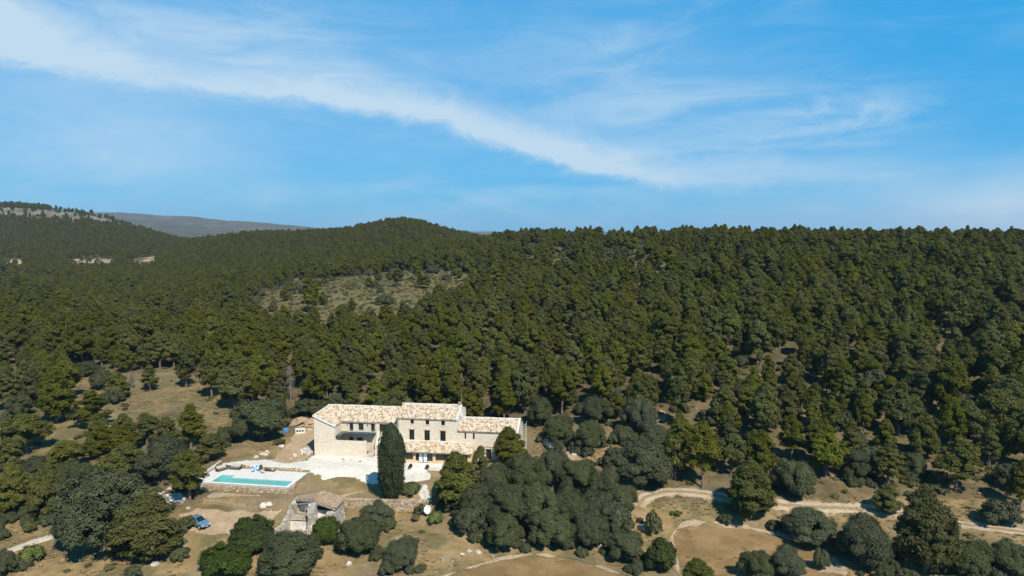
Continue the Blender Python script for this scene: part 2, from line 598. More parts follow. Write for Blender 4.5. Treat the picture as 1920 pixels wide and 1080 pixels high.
def roof_tile():
    """barrel tiles: every tile its own tone, from cream to brown; UV counts tiles"""
    m, t = material('old_barrel_tiles', 0.95, 0.1)
    uv = t.node('ShaderNodeUVMap')
    sp = t.node('ShaderNodeSeparateXYZ')
    t.l.new(uv.outputs[0], sp.inputs[0])
    col_i = t.math('FLOOR', sp.outputs[0])
    stag = t.math('MULTIPLY', t.math('FRACT', t.math('MULTIPLY', col_i, 0.5)), 0.9)
    row_i = t.math('FLOOR', t.math('ADD', sp.outputs[1], stag))
    cb = t.node('ShaderNodeCombineXYZ')
    t.l.new(col_i, cb.inputs[0])
    t.l.new(row_i, cb.inputs[1])
    wn = t.node('ShaderNodeTexWhiteNoise', noise_dimensions='2D')
    t.l.new(cb.outputs[0], wn.inputs['Vector'])
    rmp = t.node('ShaderNodeValToRGB')
    cr = rmp.color_ramp
    cr.interpolation = 'CONSTANT'
    cr.elements[0].position = 0.0
    cr.elements[0].color = (0.54, 0.46, 0.355, 1)
    cr.elements[1].position = 0.40
    cr.elements[1].color = (0.44, 0.35, 0.25, 1)
    for p, c in ((0.6, (0.60, 0.52, 0.41, 1)), (0.74, (0.31, 0.215, 0.135, 1)), (0.88, (0.23, 0.16, 0.105, 1)), (0.95, (0.38, 0.26, 0.13, 1))):
        e = cr.elements.new(p)
        e.color = c
    t.l.new(wn.outputs['Value'], rmp.inputs[0])
    v = coords(t)
    col = t.mix(t.ramp(t.noise(v, 0.7, 3), 0.45, 0.75, 0.0, 0.35), rmp.outputs[0], (0.54, 0.45, 0.33))
    col = t.mix(t.ramp(t.noise(v, 6.0, 3), 0.55, 0.75, 0.0, 0.5), col, (0.25, 0.17, 0.105))
    t.l.new(col, t.b.inputs['Base Color'])
    return m


def paving():
    m, t = material('grey_pavers', 0.85, 0.2)
    v = coords(t)
    br = t.node('ShaderNodeTexBrick')
    br.inputs['Scale'].default_value = 1.0
    br.inputs['Brick Width'].default_value = 0.6
    br.inputs['Row Height'].default_value = 0.6
    br.offset = 0.0
    br.inputs['Mortar Size'].default_value = 0.02
    br.inputs['Color1'].default_value = (0.64, 0.61, 0.57, 1)
    br.inputs['Color2'].default_value = (0.58, 0.555, 0.52, 1)
    br.inputs['Mortar'].default_value = (0.43, 0.40, 0.36, 1)
    t.l.new(v, br.inputs['Vector'])
    col = t.mix(t.ramp(t.noise(v, 0.8, 4), 0.4, 0.7, 0, 0.5), br.outputs['Color'], (0.65, 0.63, 0.60))
    t.l.new(col, t.b.inputs['Base Color'])
    return m


M['old_tile'] = mottled('broken_old_tiles', (0.25, 0.18, 0.115), (0.36, 0.27, 0.18), 2.0, (0.17, 0.12, 0.08), 6.0, bmp=0.4)
per_stone(M['stone'])
per_stone(M['grey_stone'], 0.7, 1.25)
M['ashlar'] = ashlar()
M['tile'] = roof_tile()
M['deck'] = paving()
M['liner'] = mottled('pool_liner', (0.29, 0.56, 0.58), (0.33, 0.60, 0.62), 1.0, bmp=0.0)


def water_mat():
    m, t = material('pool_water', 0.03, 0.5)
    out = t.n['Material Output']
    v = coords(t)
    n = t.noise(v, 3.5, 3)
    bp = t.node('ShaderNodeBump')
    bp.inputs['Strength'].default_value = 0.12
    bp.inputs['Distance'].default_value = 0.03
    t.l.new(n, bp.inputs['Height'])
    tr = t.node('ShaderNodeBsdfTransparent')
    tr.inputs['Color'].default_value = (0.74, 0.94, 0.94, 1)
    gl = t.node('ShaderNodeBsdfGlossy')
    gl.inputs['Roughness'].default_value = 0.05
    t.l.new(bp.outputs[0], gl.inputs['Normal'])
    fr = t.node('ShaderNodeFresnel')
    fr.inputs['IOR'].default_value = 1.33
    t.l.new(bp.outputs[0], fr.inputs['Normal'])
    mx = t.node('ShaderNodeMixShader')
    t.l.new(fr.outputs[0], mx.inputs[0])
    t.l.new(tr.outputs[0], mx.inputs[1])
    t.l.new(gl.outputs[0], mx.inputs[2])
    t.l.new(mx.outputs[0], out.inputs['Surface'])
    return m


M['water'] = water_mat()


def terrain_mat():
    m, t = material('dry_hillside', 0.95, 0.1)
    v = coords(t, 'World')
    far = t.node('ShaderNodeAttribute', attribute_name='far').outputs['Fac']
    rock = t.node('ShaderNodeAttribute', attribute_name='rock').outputs['Fac']
    wood = t.node('ShaderNodeAttribute', attribute_name='wood').outputs['Fac']
    fld = t.node('ShaderNodeAttribute', attribute_name='sand').outputs['Fac']
    big = t.noise(v, 0.06, 6, 0.6)
    mid = t.noise(v, 0.35, 6, 0.62)
    fine = t.noise(v, 2.2, 5, 0.65)
    grit = t.noise(v, 7.0, 3, 0.6)
    straw = t.mix(t.ramp(mid, 0.36, 0.62), (0.215, 0.15, 0.066), (0.295, 0.212, 0.108))
    soil = t.mix(t.ramp(fine, 0.35, 0.65), (0.165, 0.12, 0.066), (0.24, 0.182, 0.11))
    col = t.mix(t.ramp(big, 0.44, 0.58), straw, soil)
    col = t.mix(t.ramp(t.noise(v, 0.21, 5, 0.6), 0.46, 0.62, 0.0, 0.85), col, (0.128, 0.112, 0.052))
    col = t.mix(t.ramp(fine, 0.58, 0.72, 0.0, 0.7), col, (0.125, 0.095, 0.05))
    col = t.mix(t.ramp(grit, 0.66, 0.74, 0.0, 0.7), col, (0.37, 0.305, 0.23))
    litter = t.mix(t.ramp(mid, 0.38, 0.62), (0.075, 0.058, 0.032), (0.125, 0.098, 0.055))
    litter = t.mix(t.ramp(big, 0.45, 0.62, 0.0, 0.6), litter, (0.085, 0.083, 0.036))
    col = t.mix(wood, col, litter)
    mead = t.node('ShaderNodeAttribute', attribute_name='meadow').outputs['Fac']
    mcol = t.mix(t.ramp(mid, 0.38, 0.6), (0.085, 0.088, 0.034), (0.152, 0.13, 0.062))
    mcol = t.mix(t.ramp(fine, 0.52, 0.68, 0.0, 0.8), mcol, (0.08, 0.084, 0.034))
    col = t.mix(mead, col, mcol)
    col = t.mix(fld, col, t.mix(mid, (0.34, 0.24, 0.15), (0.41, 0.31, 0.21)))
    rk = t.mix(t.ramp(t.noise(v, 0.03, 5, 0.7), 0.42, 0.6), (0.11, 0.105, 0.08), (0.22, 0.20, 0.17))
    col = t.mix(rock, col, rk)
    fv = t.noise(v, 0.012, 7, 0.72)
    fc = t.mix(t.ramp(fv, 0.42, 0.6), (0.045, 0.05, 0.032), (0.12, 0.11, 0.085))
    fc = t.mix(t.ramp(t.noise(v, 0.0022, 5), 0.45, 0.62, 0.0, 0.6), fc, (0.05, 0.054, 0.034))
    col = t.mix(far, col, fc)
    t.l.new(col, t.b.inputs['Base Color'])
    bump(t, t.math('ADD', fine, t.math('MULTIPLY', grit, 0.5)), 0.7, 0.12)
    return m


M['ground'] = terrain_mat()


def field_mat():
    m, t = material('ploughed_stubble', 0.95, 0.1)
    v = coords(t, 'World')
    wv = t.node('ShaderNodeTexWave', wave_type='RINGS')
    wv.rings_direction = 'Z'
    mp = t.node('ShaderNodeMapping')
    mp.inputs['Location'].default_value = (-33.0, -96.0, 0)
    mp.inputs['Scale'].default_value = (0.75, 1.25, 1.0)
    t.l.new(v, mp.inputs['Vector'])
    t.l.new(mp.outputs[0], wv.inputs['Vector'])
    wv.inputs['Scale'].default_value = 0.55
    wv.inputs['Distortion'].default_value = 6.0
    wv.inputs['Detail'].default_value = 2.0
    wv.inputs['Detail Scale'].default_value = 0.6
    mid = t.noise(v, 0.28, 6, 0.6)
    fine = t.noise(v, 3.0, 4, 0.6)
    col = t.mix(t.ramp(mid, 0.36, 0.64), (0.18, 0.115, 0.05), (0.25, 0.17, 0.085))
    col = t.mix(t.math('MULTIPLY', wv.outputs['Fac'], 0.08), col, (0.13, 0.08, 0.035))
    col = t.mix(t.ramp(t.noise(v, 0.13, 4), 0.58, 0.68, 0.0, 0.8), col, (0.30, 0.215, 0.125))
    col = t.mix(t.ramp(fine, 0.55, 0.75, 0, 0.4), col, (0.11, 0.075, 0.033))
    t.l.new(col, t.b.inputs['Base Color'])
    bump(t, fine, 0.5, 0.1)
    return m


M['field'] = field_mat()

# ---------------------------------------------------------------- the lie of the land
HOUSE_O = np.array([-37.70, 128.97, 0.0])
HOUSE_TH = R(7.0)
H1 = np.array([math.cos(HOUSE_TH), -math.sin(HOUSE_TH)])
H2 = np.array([math.sin(HOUSE_TH), math.cos(HOUSE_TH)])
POOL_O = np.array([-52.56, 115.85, -0.45])
POOL_TH = R(9.1)
P1 = np.array([math.cos(POOL_TH), -math.sin(POOL_TH)])
P2 = np.array([math.sin(POOL_TH), math.cos(POOL_TH)])


def house_ab(x, y):
    return (x - HOUSE_O[0]) * H1[0] + (y - HOUSE_O[1]) * H1[1], (x - HOUSE_O[0]) * H2[0] + (y - HOUSE_O[1]) * H2[1]


def pool_ab(x, y):
    return (x - POOL_O[0]) * P1[0] + (y - POOL_O[1]) * P1[1], (x - POOL_O[0]) * P2[0] + (y - POOL_O[1]) * P2[1]


YK = [30, 70, 90, 100, 106, 110, 112, 118, 126, 140, 160, 200, 250, 300, 360, 420, 500, 600, 700, 800, 900, 1100, 1300, 1500, 1800, 2500, 4000, 5500, 7500, 11000]
COLS = {
    -500: [-9, -7, -5.5, -4.6, -4, -3.4, -3.1, -2.2, -1, 1.5, 4, 6.5, 7, 6, 3, 2, 1, 1, 4, 7, 10, 35, 80, 70, 40, 30, 80, 190, 200, 150],
    0:    [-9, -7, -5.5, -4.6, -4, -3.4, -3.1, -2.2, -1, 1.5, 4, 6, 6, 6, 3, 2, 1, 2, 5.5, 7, 10, 42, 92, 76, 40, 30, 80, 185, 190, 130],
    100:  [-9, -7, -5.4, -4.5, -3.8, -3.2, -2.9, -2, -.7, 1.8, 4, 6, 6, 6, 3, 2, 1, 2, 5.5, 7, 10, 40, 86, 70, 38, 25, 80, 180, 185, 120],
    200:  [-9, -7, -5.3, -4.3, -3.6, -3, -2.7, -1.8, -.5, 2, 4.2, 6, 6, 6, 3, 2, 1, 2, 5.5, 7, 11, 34, 70, 54, 30, 20, 75, 172, 175, 110],
    300:  [-9, -7, -5.2, -4, -3.2, -2.6, -2.3, -1.2, -.2, 1.8, 4, 6.2, 6.3, 6.5, 3.5, 2, 1.5, 3, 6, 10, 15, 22, 30, 22, 8, 5, 60, 152, 150, 90],
    400:  [-9, -7, -5, -3.5, -2.9, -2.3, -2.1, -1.2, -.1, 1.6, 4, 6.5, 7, 8, 6, 4, 4, 8, 15, 22, 28, 18, 0, -10, -10, -10, 40, 119, 110, 60],
    480:  [-9, -7, -4.9, -3.5, -3, -2.7, -2.3, -1.3, -.1, 1.2, 3.6, 7, 9.5, 12, 10, 8, 8, 12, 19, 27, 33, 24, 5, -10, -10, -10, 30, 108, 90, 40],
    600:  [-9, -6.8, -4.8, -3.8, -3.3, -2.95, -1.75, -1.2, -.3, .8, 3.2, 7.5, 12, 17, 16, 13, 14, 18, 23, 29, 34, 28, 20, 0, -10, -10, 10, 45, 40, 10],
    760:  [-9, -6.6, -4.8, -3.8, -3.3, -2.95, -1.75, -1.3, -.7, .8, 3.1, 7.5, 12.5, 17.5, 18, 18, 20, 27, 37, 48, 57, 49, 32, 5, -10, -10, 0, 10, 10, 0],
    690:  [-9, -6.7, -4.8, -3.8, -3.3, -2.95, -1.75, -1.25, -.5, .8, 3.2, 7.5, 12.2, 17.2, 17, 15.5, 17, 22, 30, 37, 43, 37, 22, 2, -10, -10, 5, 20, 20, 0],
    860:  [-9, -6.6, -4.8, -3.9, -3.4, -2.9, -2.5, -1.5, -.7, .9, 3.3, 7.8, 13.2, 18.3, 21.5, 24, 27, 24, 22, 26, 30, 30, 28, 5, -10, -10, 0, 0, 0, 0],
    960:  [-9, -6.6, -4.8, -4, -3.5, -2.9, -2.5, -1.4, -.5, 1.4, 4, 8.6, 14.3, 19.5, 25.5, 31, 34, 25, 15, 12, 15, 20, 10, 0, -10, -10, 0, 0, 0, 0],
    1150: [-9, -6.8, -5, -4.4, -3.6, -2.4, -2, -.8, .6, 3, 6, 12, 19.5, 26.5, 33, 36.3, 33, 20, 10, 5, 5, 5, 5, 0, -10, -10, 0, 0, 0, 0],
    1300: [-9, -7, -5.4, -5, -4.4, -2.5, -1.7, -.4, 1.2, 4, 7.5, 15, 23.6, 31.9, 36.6, 33.5, 25, 12, 5, 0, 0, 0, 0, 0, -10, -10, 0, 0, 0, 0],
    1500: [-9, -7, -5.4, -5, -4.2, -1.9, -1.4, -.1, 1.5, 4.5, 8.2, 16, 25.2, 33, 34.7, 31, 22, 10, 5, 0, 0, 0, 0, 0, -10, -10, 0, 0, 0, 0],
    1750: [-9, -6.5, -4.8, -3.6, -2.6, -1.8, -1.4, 0, 1.8, 4.8, 8.8, 16.7, 25.8, 33.2, 34.2, 30, 22, 10, 5, 0, 0, 0, 0, 0, -10, -10, 0, 0, 0, 0],
    2000: [-9, -6, -4.2, -2.8, -2.2, -1.5, -1.1, .4, 2.4, 5.4, 9.5, 17.1, 25.8, 32.8, 33.6, 29.5, 22, 10, 5, 0, 0, 0, 0, 0, -10, -10, 0, 0, 0, 0],
    2500: [-9, -6, -4.2, -2.8, -2.2, -1.5, -1.1, .4, 2.4, 5.4, 9.5, 17, 25, 31, 31, 28, 22, 10, 5, 0, 0, 0, 0, 0, -10, -10, 0, 0, 0, 0],
}
US = np.linspace(-1.36, 1.36, 545)
ys = [30.0]
while ys[-1] < 11000:
    y = ys[-1]
    ys.append(y + (2.0 if y < 84 else 0.5 if y < 150 else min(0.5 + (y - 150) * 0.02, y * 0.014)))
YS = np.array(ys)
cu = np.array([(k - 960) / F_PX for k in sorted(COLS)])
ctab = np.array([np.interp(YS, YK, COLS[k]) for k in sorted(COLS)])
ctab = np.array(ctab)
HG = np.empty((len(YS), len(US)))
for j in range(len(YS)):
    HG[j] = np.interp(US, cu, ctab[:, j])


def blur(a, n, axis):
    k = np.hanning(2 * n + 3)[1:-1]
    k /= k.sum()
    p = np.pad(a, [(n, n) if i == axis else (0, 0) for i in (0, 1)], mode='edge')
    return np.apply_along_axis(lambda r: np.convolve(r, k, 'valid'), axis, p)


HG = blur(HG, 12, 1)
far_rows = YS > 150
HG[far_rows] = blur(HG, 6, 0)[far_rows]
GX = US[None, :] * YS[:, None]
GY = np.repeat(YS[:, None], len(US), 1)
near_w = 1 - sstep(GY, 150, 260)
HG += fbm(GX / 9, GY / 9, 3) * (0.32 * near_w + 1.2 * (1 - near_w))
HG += fbm(GX / 2.2, GY / 2.2, 5, 3) * 0.12 * near_w
HG += fbm(GX / 70, GY / 70, 9) * 2.6 * sstep(GY, 190, 420)
HG += fbm(GX / 420, GY / 420, 21, 6) * 26 * sstep(GY, 2500, 5000)
# the levelled ground round the house
ha, hb = house_ab(GX, GY)
zy = np.interp(ha, [-8, 0, 9, 13, 17, 30, 34, 40], [0.1, 0, -0.02, -0.35, -0.98, -1.0, -0.45, -0.3]) + np.minimum(hb, 0) * 0.045
wt = sstep(ha, -9, -3) * (1 - sstep(ha, 38, 43)) * sstep(hb, -11, -5) * (1 - sstep(hb, 9, 13))
HG = HG * (1 - wt) + (zy + fbm(GX / 3, GY / 3, 31) * 0.06) * wt
# the pool platform
pa, pb = pool_ab(GX, GY)
zf = -1.78 + 0.02 * pa + fbm(GX / 4, GY / 4, 33) * 0.12
wf = sstep(pa, -9, -3) * (1 - sstep(pa, 15.0, 19)) * sstep(pb, -5.0, -2.5) * (1 - sstep(pb, 0.2, 0.4))
HG = HG * (1 - wf) + zf * wf
wb = sstep(pa, -8, -3) * (1 - sstep(pa, 15.5, 20)) * sstep(pb, 1.0, 3.0) * (1 - sstep(pb, 12, 16))
HG = HG * (1 - wb) + (np.where(pb > 7.4, -0.08, -0.5) + fbm(GX / 4, GY / 4, 35) * 0.05) * wb
inside = (pa > -2.3) & (pa < 14.9) & (pb > 0.1) & (pb < 7.35)
HG[inside] = -2.1


def ground_z(x, y):
    x, y = np.asarray(x, float), np.asarray(y, float)
    fu = np.clip((x / y - US[0]) / (US[1] - US[0]), 0, len(US) - 1.001)
    fy = np.clip(np.interp(y, YS, np.arange(len(YS))), 0, len(YS) - 1.001)
    iu, iy = fu.astype(int), fy.astype(int)
    tu, ty = fu - iu, fy - iy
    return (HG[iy, iu] * (1 - tu) + HG[iy, iu + 1] * tu) * (1 - ty) + (HG[iy + 1, iu] * (1 - tu) + HG[iy + 1, iu + 1] * tu) * ty


def spot(px, py, tmax=2500):
    """where the line of sight through a pixel meets the ground"""
    d = ray(px, py)
    ts = np.concatenate([np.arange(50, 200, 0.5), np.geomspace(200, tmax, 1500)])
    z = CAM[2] + d[2] * ts
    g = ground_z(d[0] * ts, np.maximum(d[1] * ts, 31))
    k = np.argmax(z < g)
    if not (z < g).any():
        k = len(ts) - 1
    a, b = ts[max(k - 1, 0)], ts[k]
    for _ in range(30):
        m = (a + b) / 2
        if CAM[2] + d[2] * m < float(ground_z(d[0] * m, d[1] * m)):
            b = m
        else:
            a = m
    return np.array([d[0] * b, d[1] * b, CAM[2] + d[2] * b])


def gpoint(x, y, dz=0.0):
    return (float(x), float(y), float(ground_z(x, y)) + dz)


# clearings and other open ground, as seen from the air
CLEAR_MID = [(465, 582), (490, 548), (560, 526), (650, 520), (760, 508), (840, 505), (900, 508), (900, 535), (860, 560), (800, 585), (740, 608), (560, 612), (470, 600)]
CLEAR_TOP = [(960, 470), (1080, 452), (1180, 452), (1250, 468), (1275, 500), (1240, 545), (1120, 540), (990, 520)]
CLEAR_LEFT = [(85, 835), (95, 800), (128, 790), (128, 692), (170, 690), (240, 700), (330, 690), (400, 722), (470, 760), (450, 800), (400, 800), (330, 770), (215, 800), (190, 835)]
GAP_LEFT = [(-20, 585), (-20, 548), (60, 550), (125, 560), (110, 590)]
PX, PY = project(GX, GY, HG)
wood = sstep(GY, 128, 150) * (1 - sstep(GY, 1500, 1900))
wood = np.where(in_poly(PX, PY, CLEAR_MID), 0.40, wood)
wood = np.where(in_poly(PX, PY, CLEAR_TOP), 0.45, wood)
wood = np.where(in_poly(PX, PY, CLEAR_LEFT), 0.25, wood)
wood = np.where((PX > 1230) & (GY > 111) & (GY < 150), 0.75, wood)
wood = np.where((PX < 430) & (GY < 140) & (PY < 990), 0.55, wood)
sand = ((GY > 660) & (GY < 820) & (((PX > 138) & (PX < 182)) | ((PX > 253) & (PX < 288)) | ((PX > 10) & (PX < 40)) | ((PX > 190) & (PX < 212)))) * (fbm(GX / 22, GY / 22, 43) > -0.12).astype(float)
ridge_band = np.interp(PX, [-100, 0, 60, 120, 230, 300], [412, 412, 402, 412, 428, 440])
rock = ((GY > 1120) & (GY < np.where(PX < 95, 1290, 1450))) * sstep(ridge_band - PY + fbm(GX / 40, GY / 40, 41) * 26, -8, 4) * (PX < 330)
far = sstep(GY, 1500, 2200)

nr, nc = HG.shape
idx = np.arange(nr * nc).reshape(nr, nc)
faces = np.stack([idx[:-1, :-1], idx[:-1, 1:], idx[1:, 1:], idx[1:, :-1]], -1).reshape(-1, 4)
me = np_mesh('ground', np.stack([GX, GY, HG], -1).reshape(-1, 3), faces, M['ground'])
meadow = np.where(in_poly(PX, PY, CLEAR_MID), 0.85, 0.0)
meadow = np.where(in_poly(PX, PY, CLEAR_TOP), 0.8, meadow)
meadow = np.where(in_poly(PX, PY, CLEAR_LEFT), 0.28, meadow)
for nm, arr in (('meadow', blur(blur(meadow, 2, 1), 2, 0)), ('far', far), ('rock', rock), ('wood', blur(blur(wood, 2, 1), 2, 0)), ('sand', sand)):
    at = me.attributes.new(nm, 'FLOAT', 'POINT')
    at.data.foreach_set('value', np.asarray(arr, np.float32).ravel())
me.polygons.foreach_set('use_smooth', [True] * len(me.polygons))
ground = link('ground', me)
tag(ground, 'dry hillside rising into wooded hills', None, None, 'structure')


def drape_poly(name, px_poly, mat, label, lift=0.05, cell=0.3, rag=0.5, world=None):
    poly = world if world is not None else [tuple(spot(*p)[:2]) for p in px_poly]
    xs, ysn = [p[0] for p in poly], [p[1] for p in poly]
    gx = np.arange(min(xs) - 1, max(xs) + 1, cell)
    gy = np.arange(min(ysn) - 1, max(ysn) + 1, cell)
    X, Y = np.meshgrid(gx, gy)
    wx = X + fbm(X / 1.6, Y / 1.6, 51) * rag * 2
    wy = Y + fbm(X / 1.6, Y / 1.6, 52) * rag * 2
    ins = in_poly(wx, wy, poly)
    q = ins[:-1, :-1] & ins[1:, :-1] & ins[:-1, 1:] & ins[1:, 1:]
    ii = np.arange(X.size).reshape(X.shape)
    fs = np.stack([ii[:-1, :-1][q], ii[:-1, 1:][q], ii[1:, 1:][q], ii[1:, :-1][q]], -1)
    used = np.unique(fs)
    remap = np.zeros(X.size, int)
    remap[used] = np.arange(len(used))
    vx, vy = X.ravel()[used], Y.ravel()[used]
    # sink the outermost points so that the edge dies into the ground
    edge = (q.sum() and np.bincount(fs.ravel(), minlength=X.size)[used] < 4)
    vz = ground_z(vx, vy) + np.where(edge, -0.03, lift)
    me_ = np_mesh(name, np.stack([vx, vy, vz], -1), remap[fs], mat)
    me_.polygons.foreach_set('use_smooth', [True] * len(me_.polygons))
    o = link(name, me_)
    return tag(o, label, None, None, 'structure')


def drape_line(name, pts, width, mat, label, lift=0.06, world=False, step=0.4, patchy=False):
    w_ = [np.array(p, float)[:2] if world else spot(*p)[:2] for p in pts]
    # smooth the line
    dense = []
    n = len(w_)
    for i in range(n - 1):
        p0, p1, p2, p3 = w_[max(i - 1, 0)], w_[i], w_[i + 1], w_[min(i + 2, n - 1)]
        k = max(2, int(np.linalg.norm(p2 - p1) / step))
        for s in range(k):
            t = s / k
            dense.append(0.5 * (2 * p1 + (p2 - p0) * t + (2 * p0 - 5 * p1 + 4 * p2 - p3) * t * t + (3 * p1 - p0 - 3 * p2 + p3) * t ** 3))
    dense.append(w_[-1])
    dense = np.array(dense)
    tg = np.gradient(dense, axis=0)
    tg /= np.linalg.norm(tg, axis=1)[:, None] + 1e-9
    nm_ = np.stack([-tg[:, 1], tg[:, 0]], -1)
    cols = 9
    lat = np.linspace(-1, 1, cols)
    V = np.empty((len(dense), cols, 3))
    for c in range(cols):
        hw = width / 2 * (1 + (fbm(dense[:, 0] / 1.2, dense[:, 1] / 1.2 + c, 61) * 1.1 if c in (0, cols - 1) else 0))
        hw = hw * np.ones(len(dense))
        if patchy:
            hw = hw * np.clip(0.55 + fbm(dense[:, 0] / 2.6, dense[:, 1] / 2.6, 63) * 2.6, 0.0, 1.7)
        xy = dense + nm_ * (lat[c] * hw)[:, None]
        V[:, c, :2] = xy
        V[:, c, 2] = ground_z(xy[:, 0], xy[:, 1]) + (-0.03 if c in (0, cols - 1) else lift)
    ii = np.arange(len(dense) * cols).reshape(-1, cols)
    fs = np.stack([ii[:-1, :-1], ii[1:, :-1], ii[1:, 1:], ii[:-1, 1:]], -1).reshape(-1, 4)
    me_ = np_mesh(name, V.reshape(-1, 3), fs, mat)
    me_.polygons.foreach_set('use_smooth', [True] * len(me_.polygons))
    at_ = me_.attributes.new('lat', 'FLOAT', 'POINT')
    at_.data.foreach_set('value', np.tile(lat, len(dense)).astype(np.float32))
    o = link(name, me_)
    tag(o, label, None, None, 'structure')
    return dense


YARD = [(500, 878), (470, 874), (436, 873), (414, 872), (420, 866), (440, 864), (500, 862), (545, 867), (575, 862), (590, 852), (640, 850), (700, 850), (760, 868), (800, 878), (812, 886),
        (806, 899), (790, 903), (765, 905), (740, 905), (715, 908), (690, 909), (668, 903), (655, 895), (630, 896), (606, 900), (588, 888), (570, 885), (556, 879)]
drape_poly('gravel_yard', YARD, M['white_gravel'], 'white gravel yard spread before the stone house', 0.07, 0.28, 0.5)
drape_poly('earth_drive', [(500, 866), (520, 850), (536, 832), (552, 812), (568, 803), (592, 803), (592, 850), (578, 862), (548, 868), (515, 874)], M['earth'],
           'sandy drive running up beside the house', 0.05, 0.3, 0.5)
drape_poly('parking_ground', [(335, 962), (372, 953), (430, 955), (480, 958), (530, 950), (560, 940), (580, 948), (530, 962), (512, 975), (506, 992), (470, 1004), (430, 1004), (395, 1001), (350, 1000)],
           M['earth'], 'bare earth where the blue car stands', 0.05, 0.3, 0.6)
drape_poly('earth_path', [(600, 938), (640, 928), (690, 915), (700, 912), (690, 920), (650, 931), (615, 941)], M['track'], 'pale path worn below the yard', 0.05, 0.25, 0.2)
drape_poly('white_patch', [(296, 932), (310, 925), (335, 922), (352, 930), (350, 942), (330, 948), (306, 947)], M['white_gravel'], 'white spoil by the pool pine', 0.06, 0.25, 0.4)
drape_poly('pale_ledge', [(384, 930), (402, 922), (440, 924), (500, 927), (520, 930), (490, 931), (440, 930), (400, 935)], M['track'], 'pale ledge under the pool wall', 0.06, 0.25, 0.3)
ROAD = [(1196, 950), (1212, 932), (1255, 922), (1310, 925), (1370, 935), (1420, 942), (1500, 950), (1580, 953), (1650, 958), (1740, 972), (1820, 985), (1920, 998), (2080, 1020)]
road_line = drape_line('dirt_road', ROAD, 3.0, M['road'], 'pale limestone track along the foot of the wooded slope')
drape_line('track_margin', [(1880, 982), (1905, 985), (1940, 990)], 1.2, M['track'], 'pale rubble edge beside the track', 0.09)
left_line = drape_line('concrete_track', [(-60, 1056), (18, 1031), (60, 1016), (105, 1001), (150, 990)], 1.3, M['concrete'], 'pale concrete track at the left edge')
drape_line('concrete_kerb', [(24, 1034), (60, 1022), (104, 1007)], 0.45, M['concrete'], 'thin pale strip beside the concrete track', 0.12)
drape_poly('stubble_field', [(1258, 1010), (1270, 992), (1290, 983), (1345, 981), (1400, 990), (1470, 1006), (1520, 1018), (1560, 1038), (1595, 1062), (1610, 1100), (1290, 1100), (1272, 1075), (1262, 1040)],
           M['field'], 'brown stubble field in the lower right corner', 0.05, 0.35, 0.3)
drape_line('field_margin', [(1276, 1085), (1266, 1050), (1258, 1012), (1272, 990), (1295, 982), (1345, 980), (1400, 989), (1470, 1005), (1520, 1017)], 0.9, M['track'], 'pale edge round the stubble field', 0.10, patchy=True)
drape_poly('lower_field', [(790, 1095), (840, 1078), (890, 1062), (950, 1046), (1010, 1041), (1075, 1050), (1130, 1066), (1175, 1080), (1230, 1100)], M['field'],
           'brown field at the bottom edge', 0.05, 0.35, 0.3)
drape_line('lower_field_margin', [(800, 1090), (840, 1078), (890, 1062), (950, 1046), (1010, 1040), (1075, 1049), (1130, 1065), (1180, 1081)], 0.8, M['track'], 'pale edge of the bottom field', 0.10, patchy=True)
drape_poly('sandy_bank', [(1528, 1076), (1535, 1045), (1548, 1034), (1562, 1040), (1590, 1062), (1590, 1080)], M['track'], 'pale eroded bank beside the stubble field', 0.14, 0.3, 0.5)
drape_poly('slope_path', [(1228, 792), (1232, 768), (1240, 765), (1252, 776), (1250, 790)], M['earth'], 'rusty earth patch on the slope path', 0.08, 0.3, 0.4)
drape_poly('woodland_clearing', [(1408, 713), (1412, 700), (1440, 696), (1444, 706), (1430, 714)], M['earth'], 'bare earth patch among the slope pines', 0.1, 0.3, 0.4)
drape_poly('earth_bank', [(1040, 862), (1060, 846), (1088, 850), (1092, 864)], M['earth'], 'brown earth bank behind the oaks', 0.08, 0.3, 0.4)

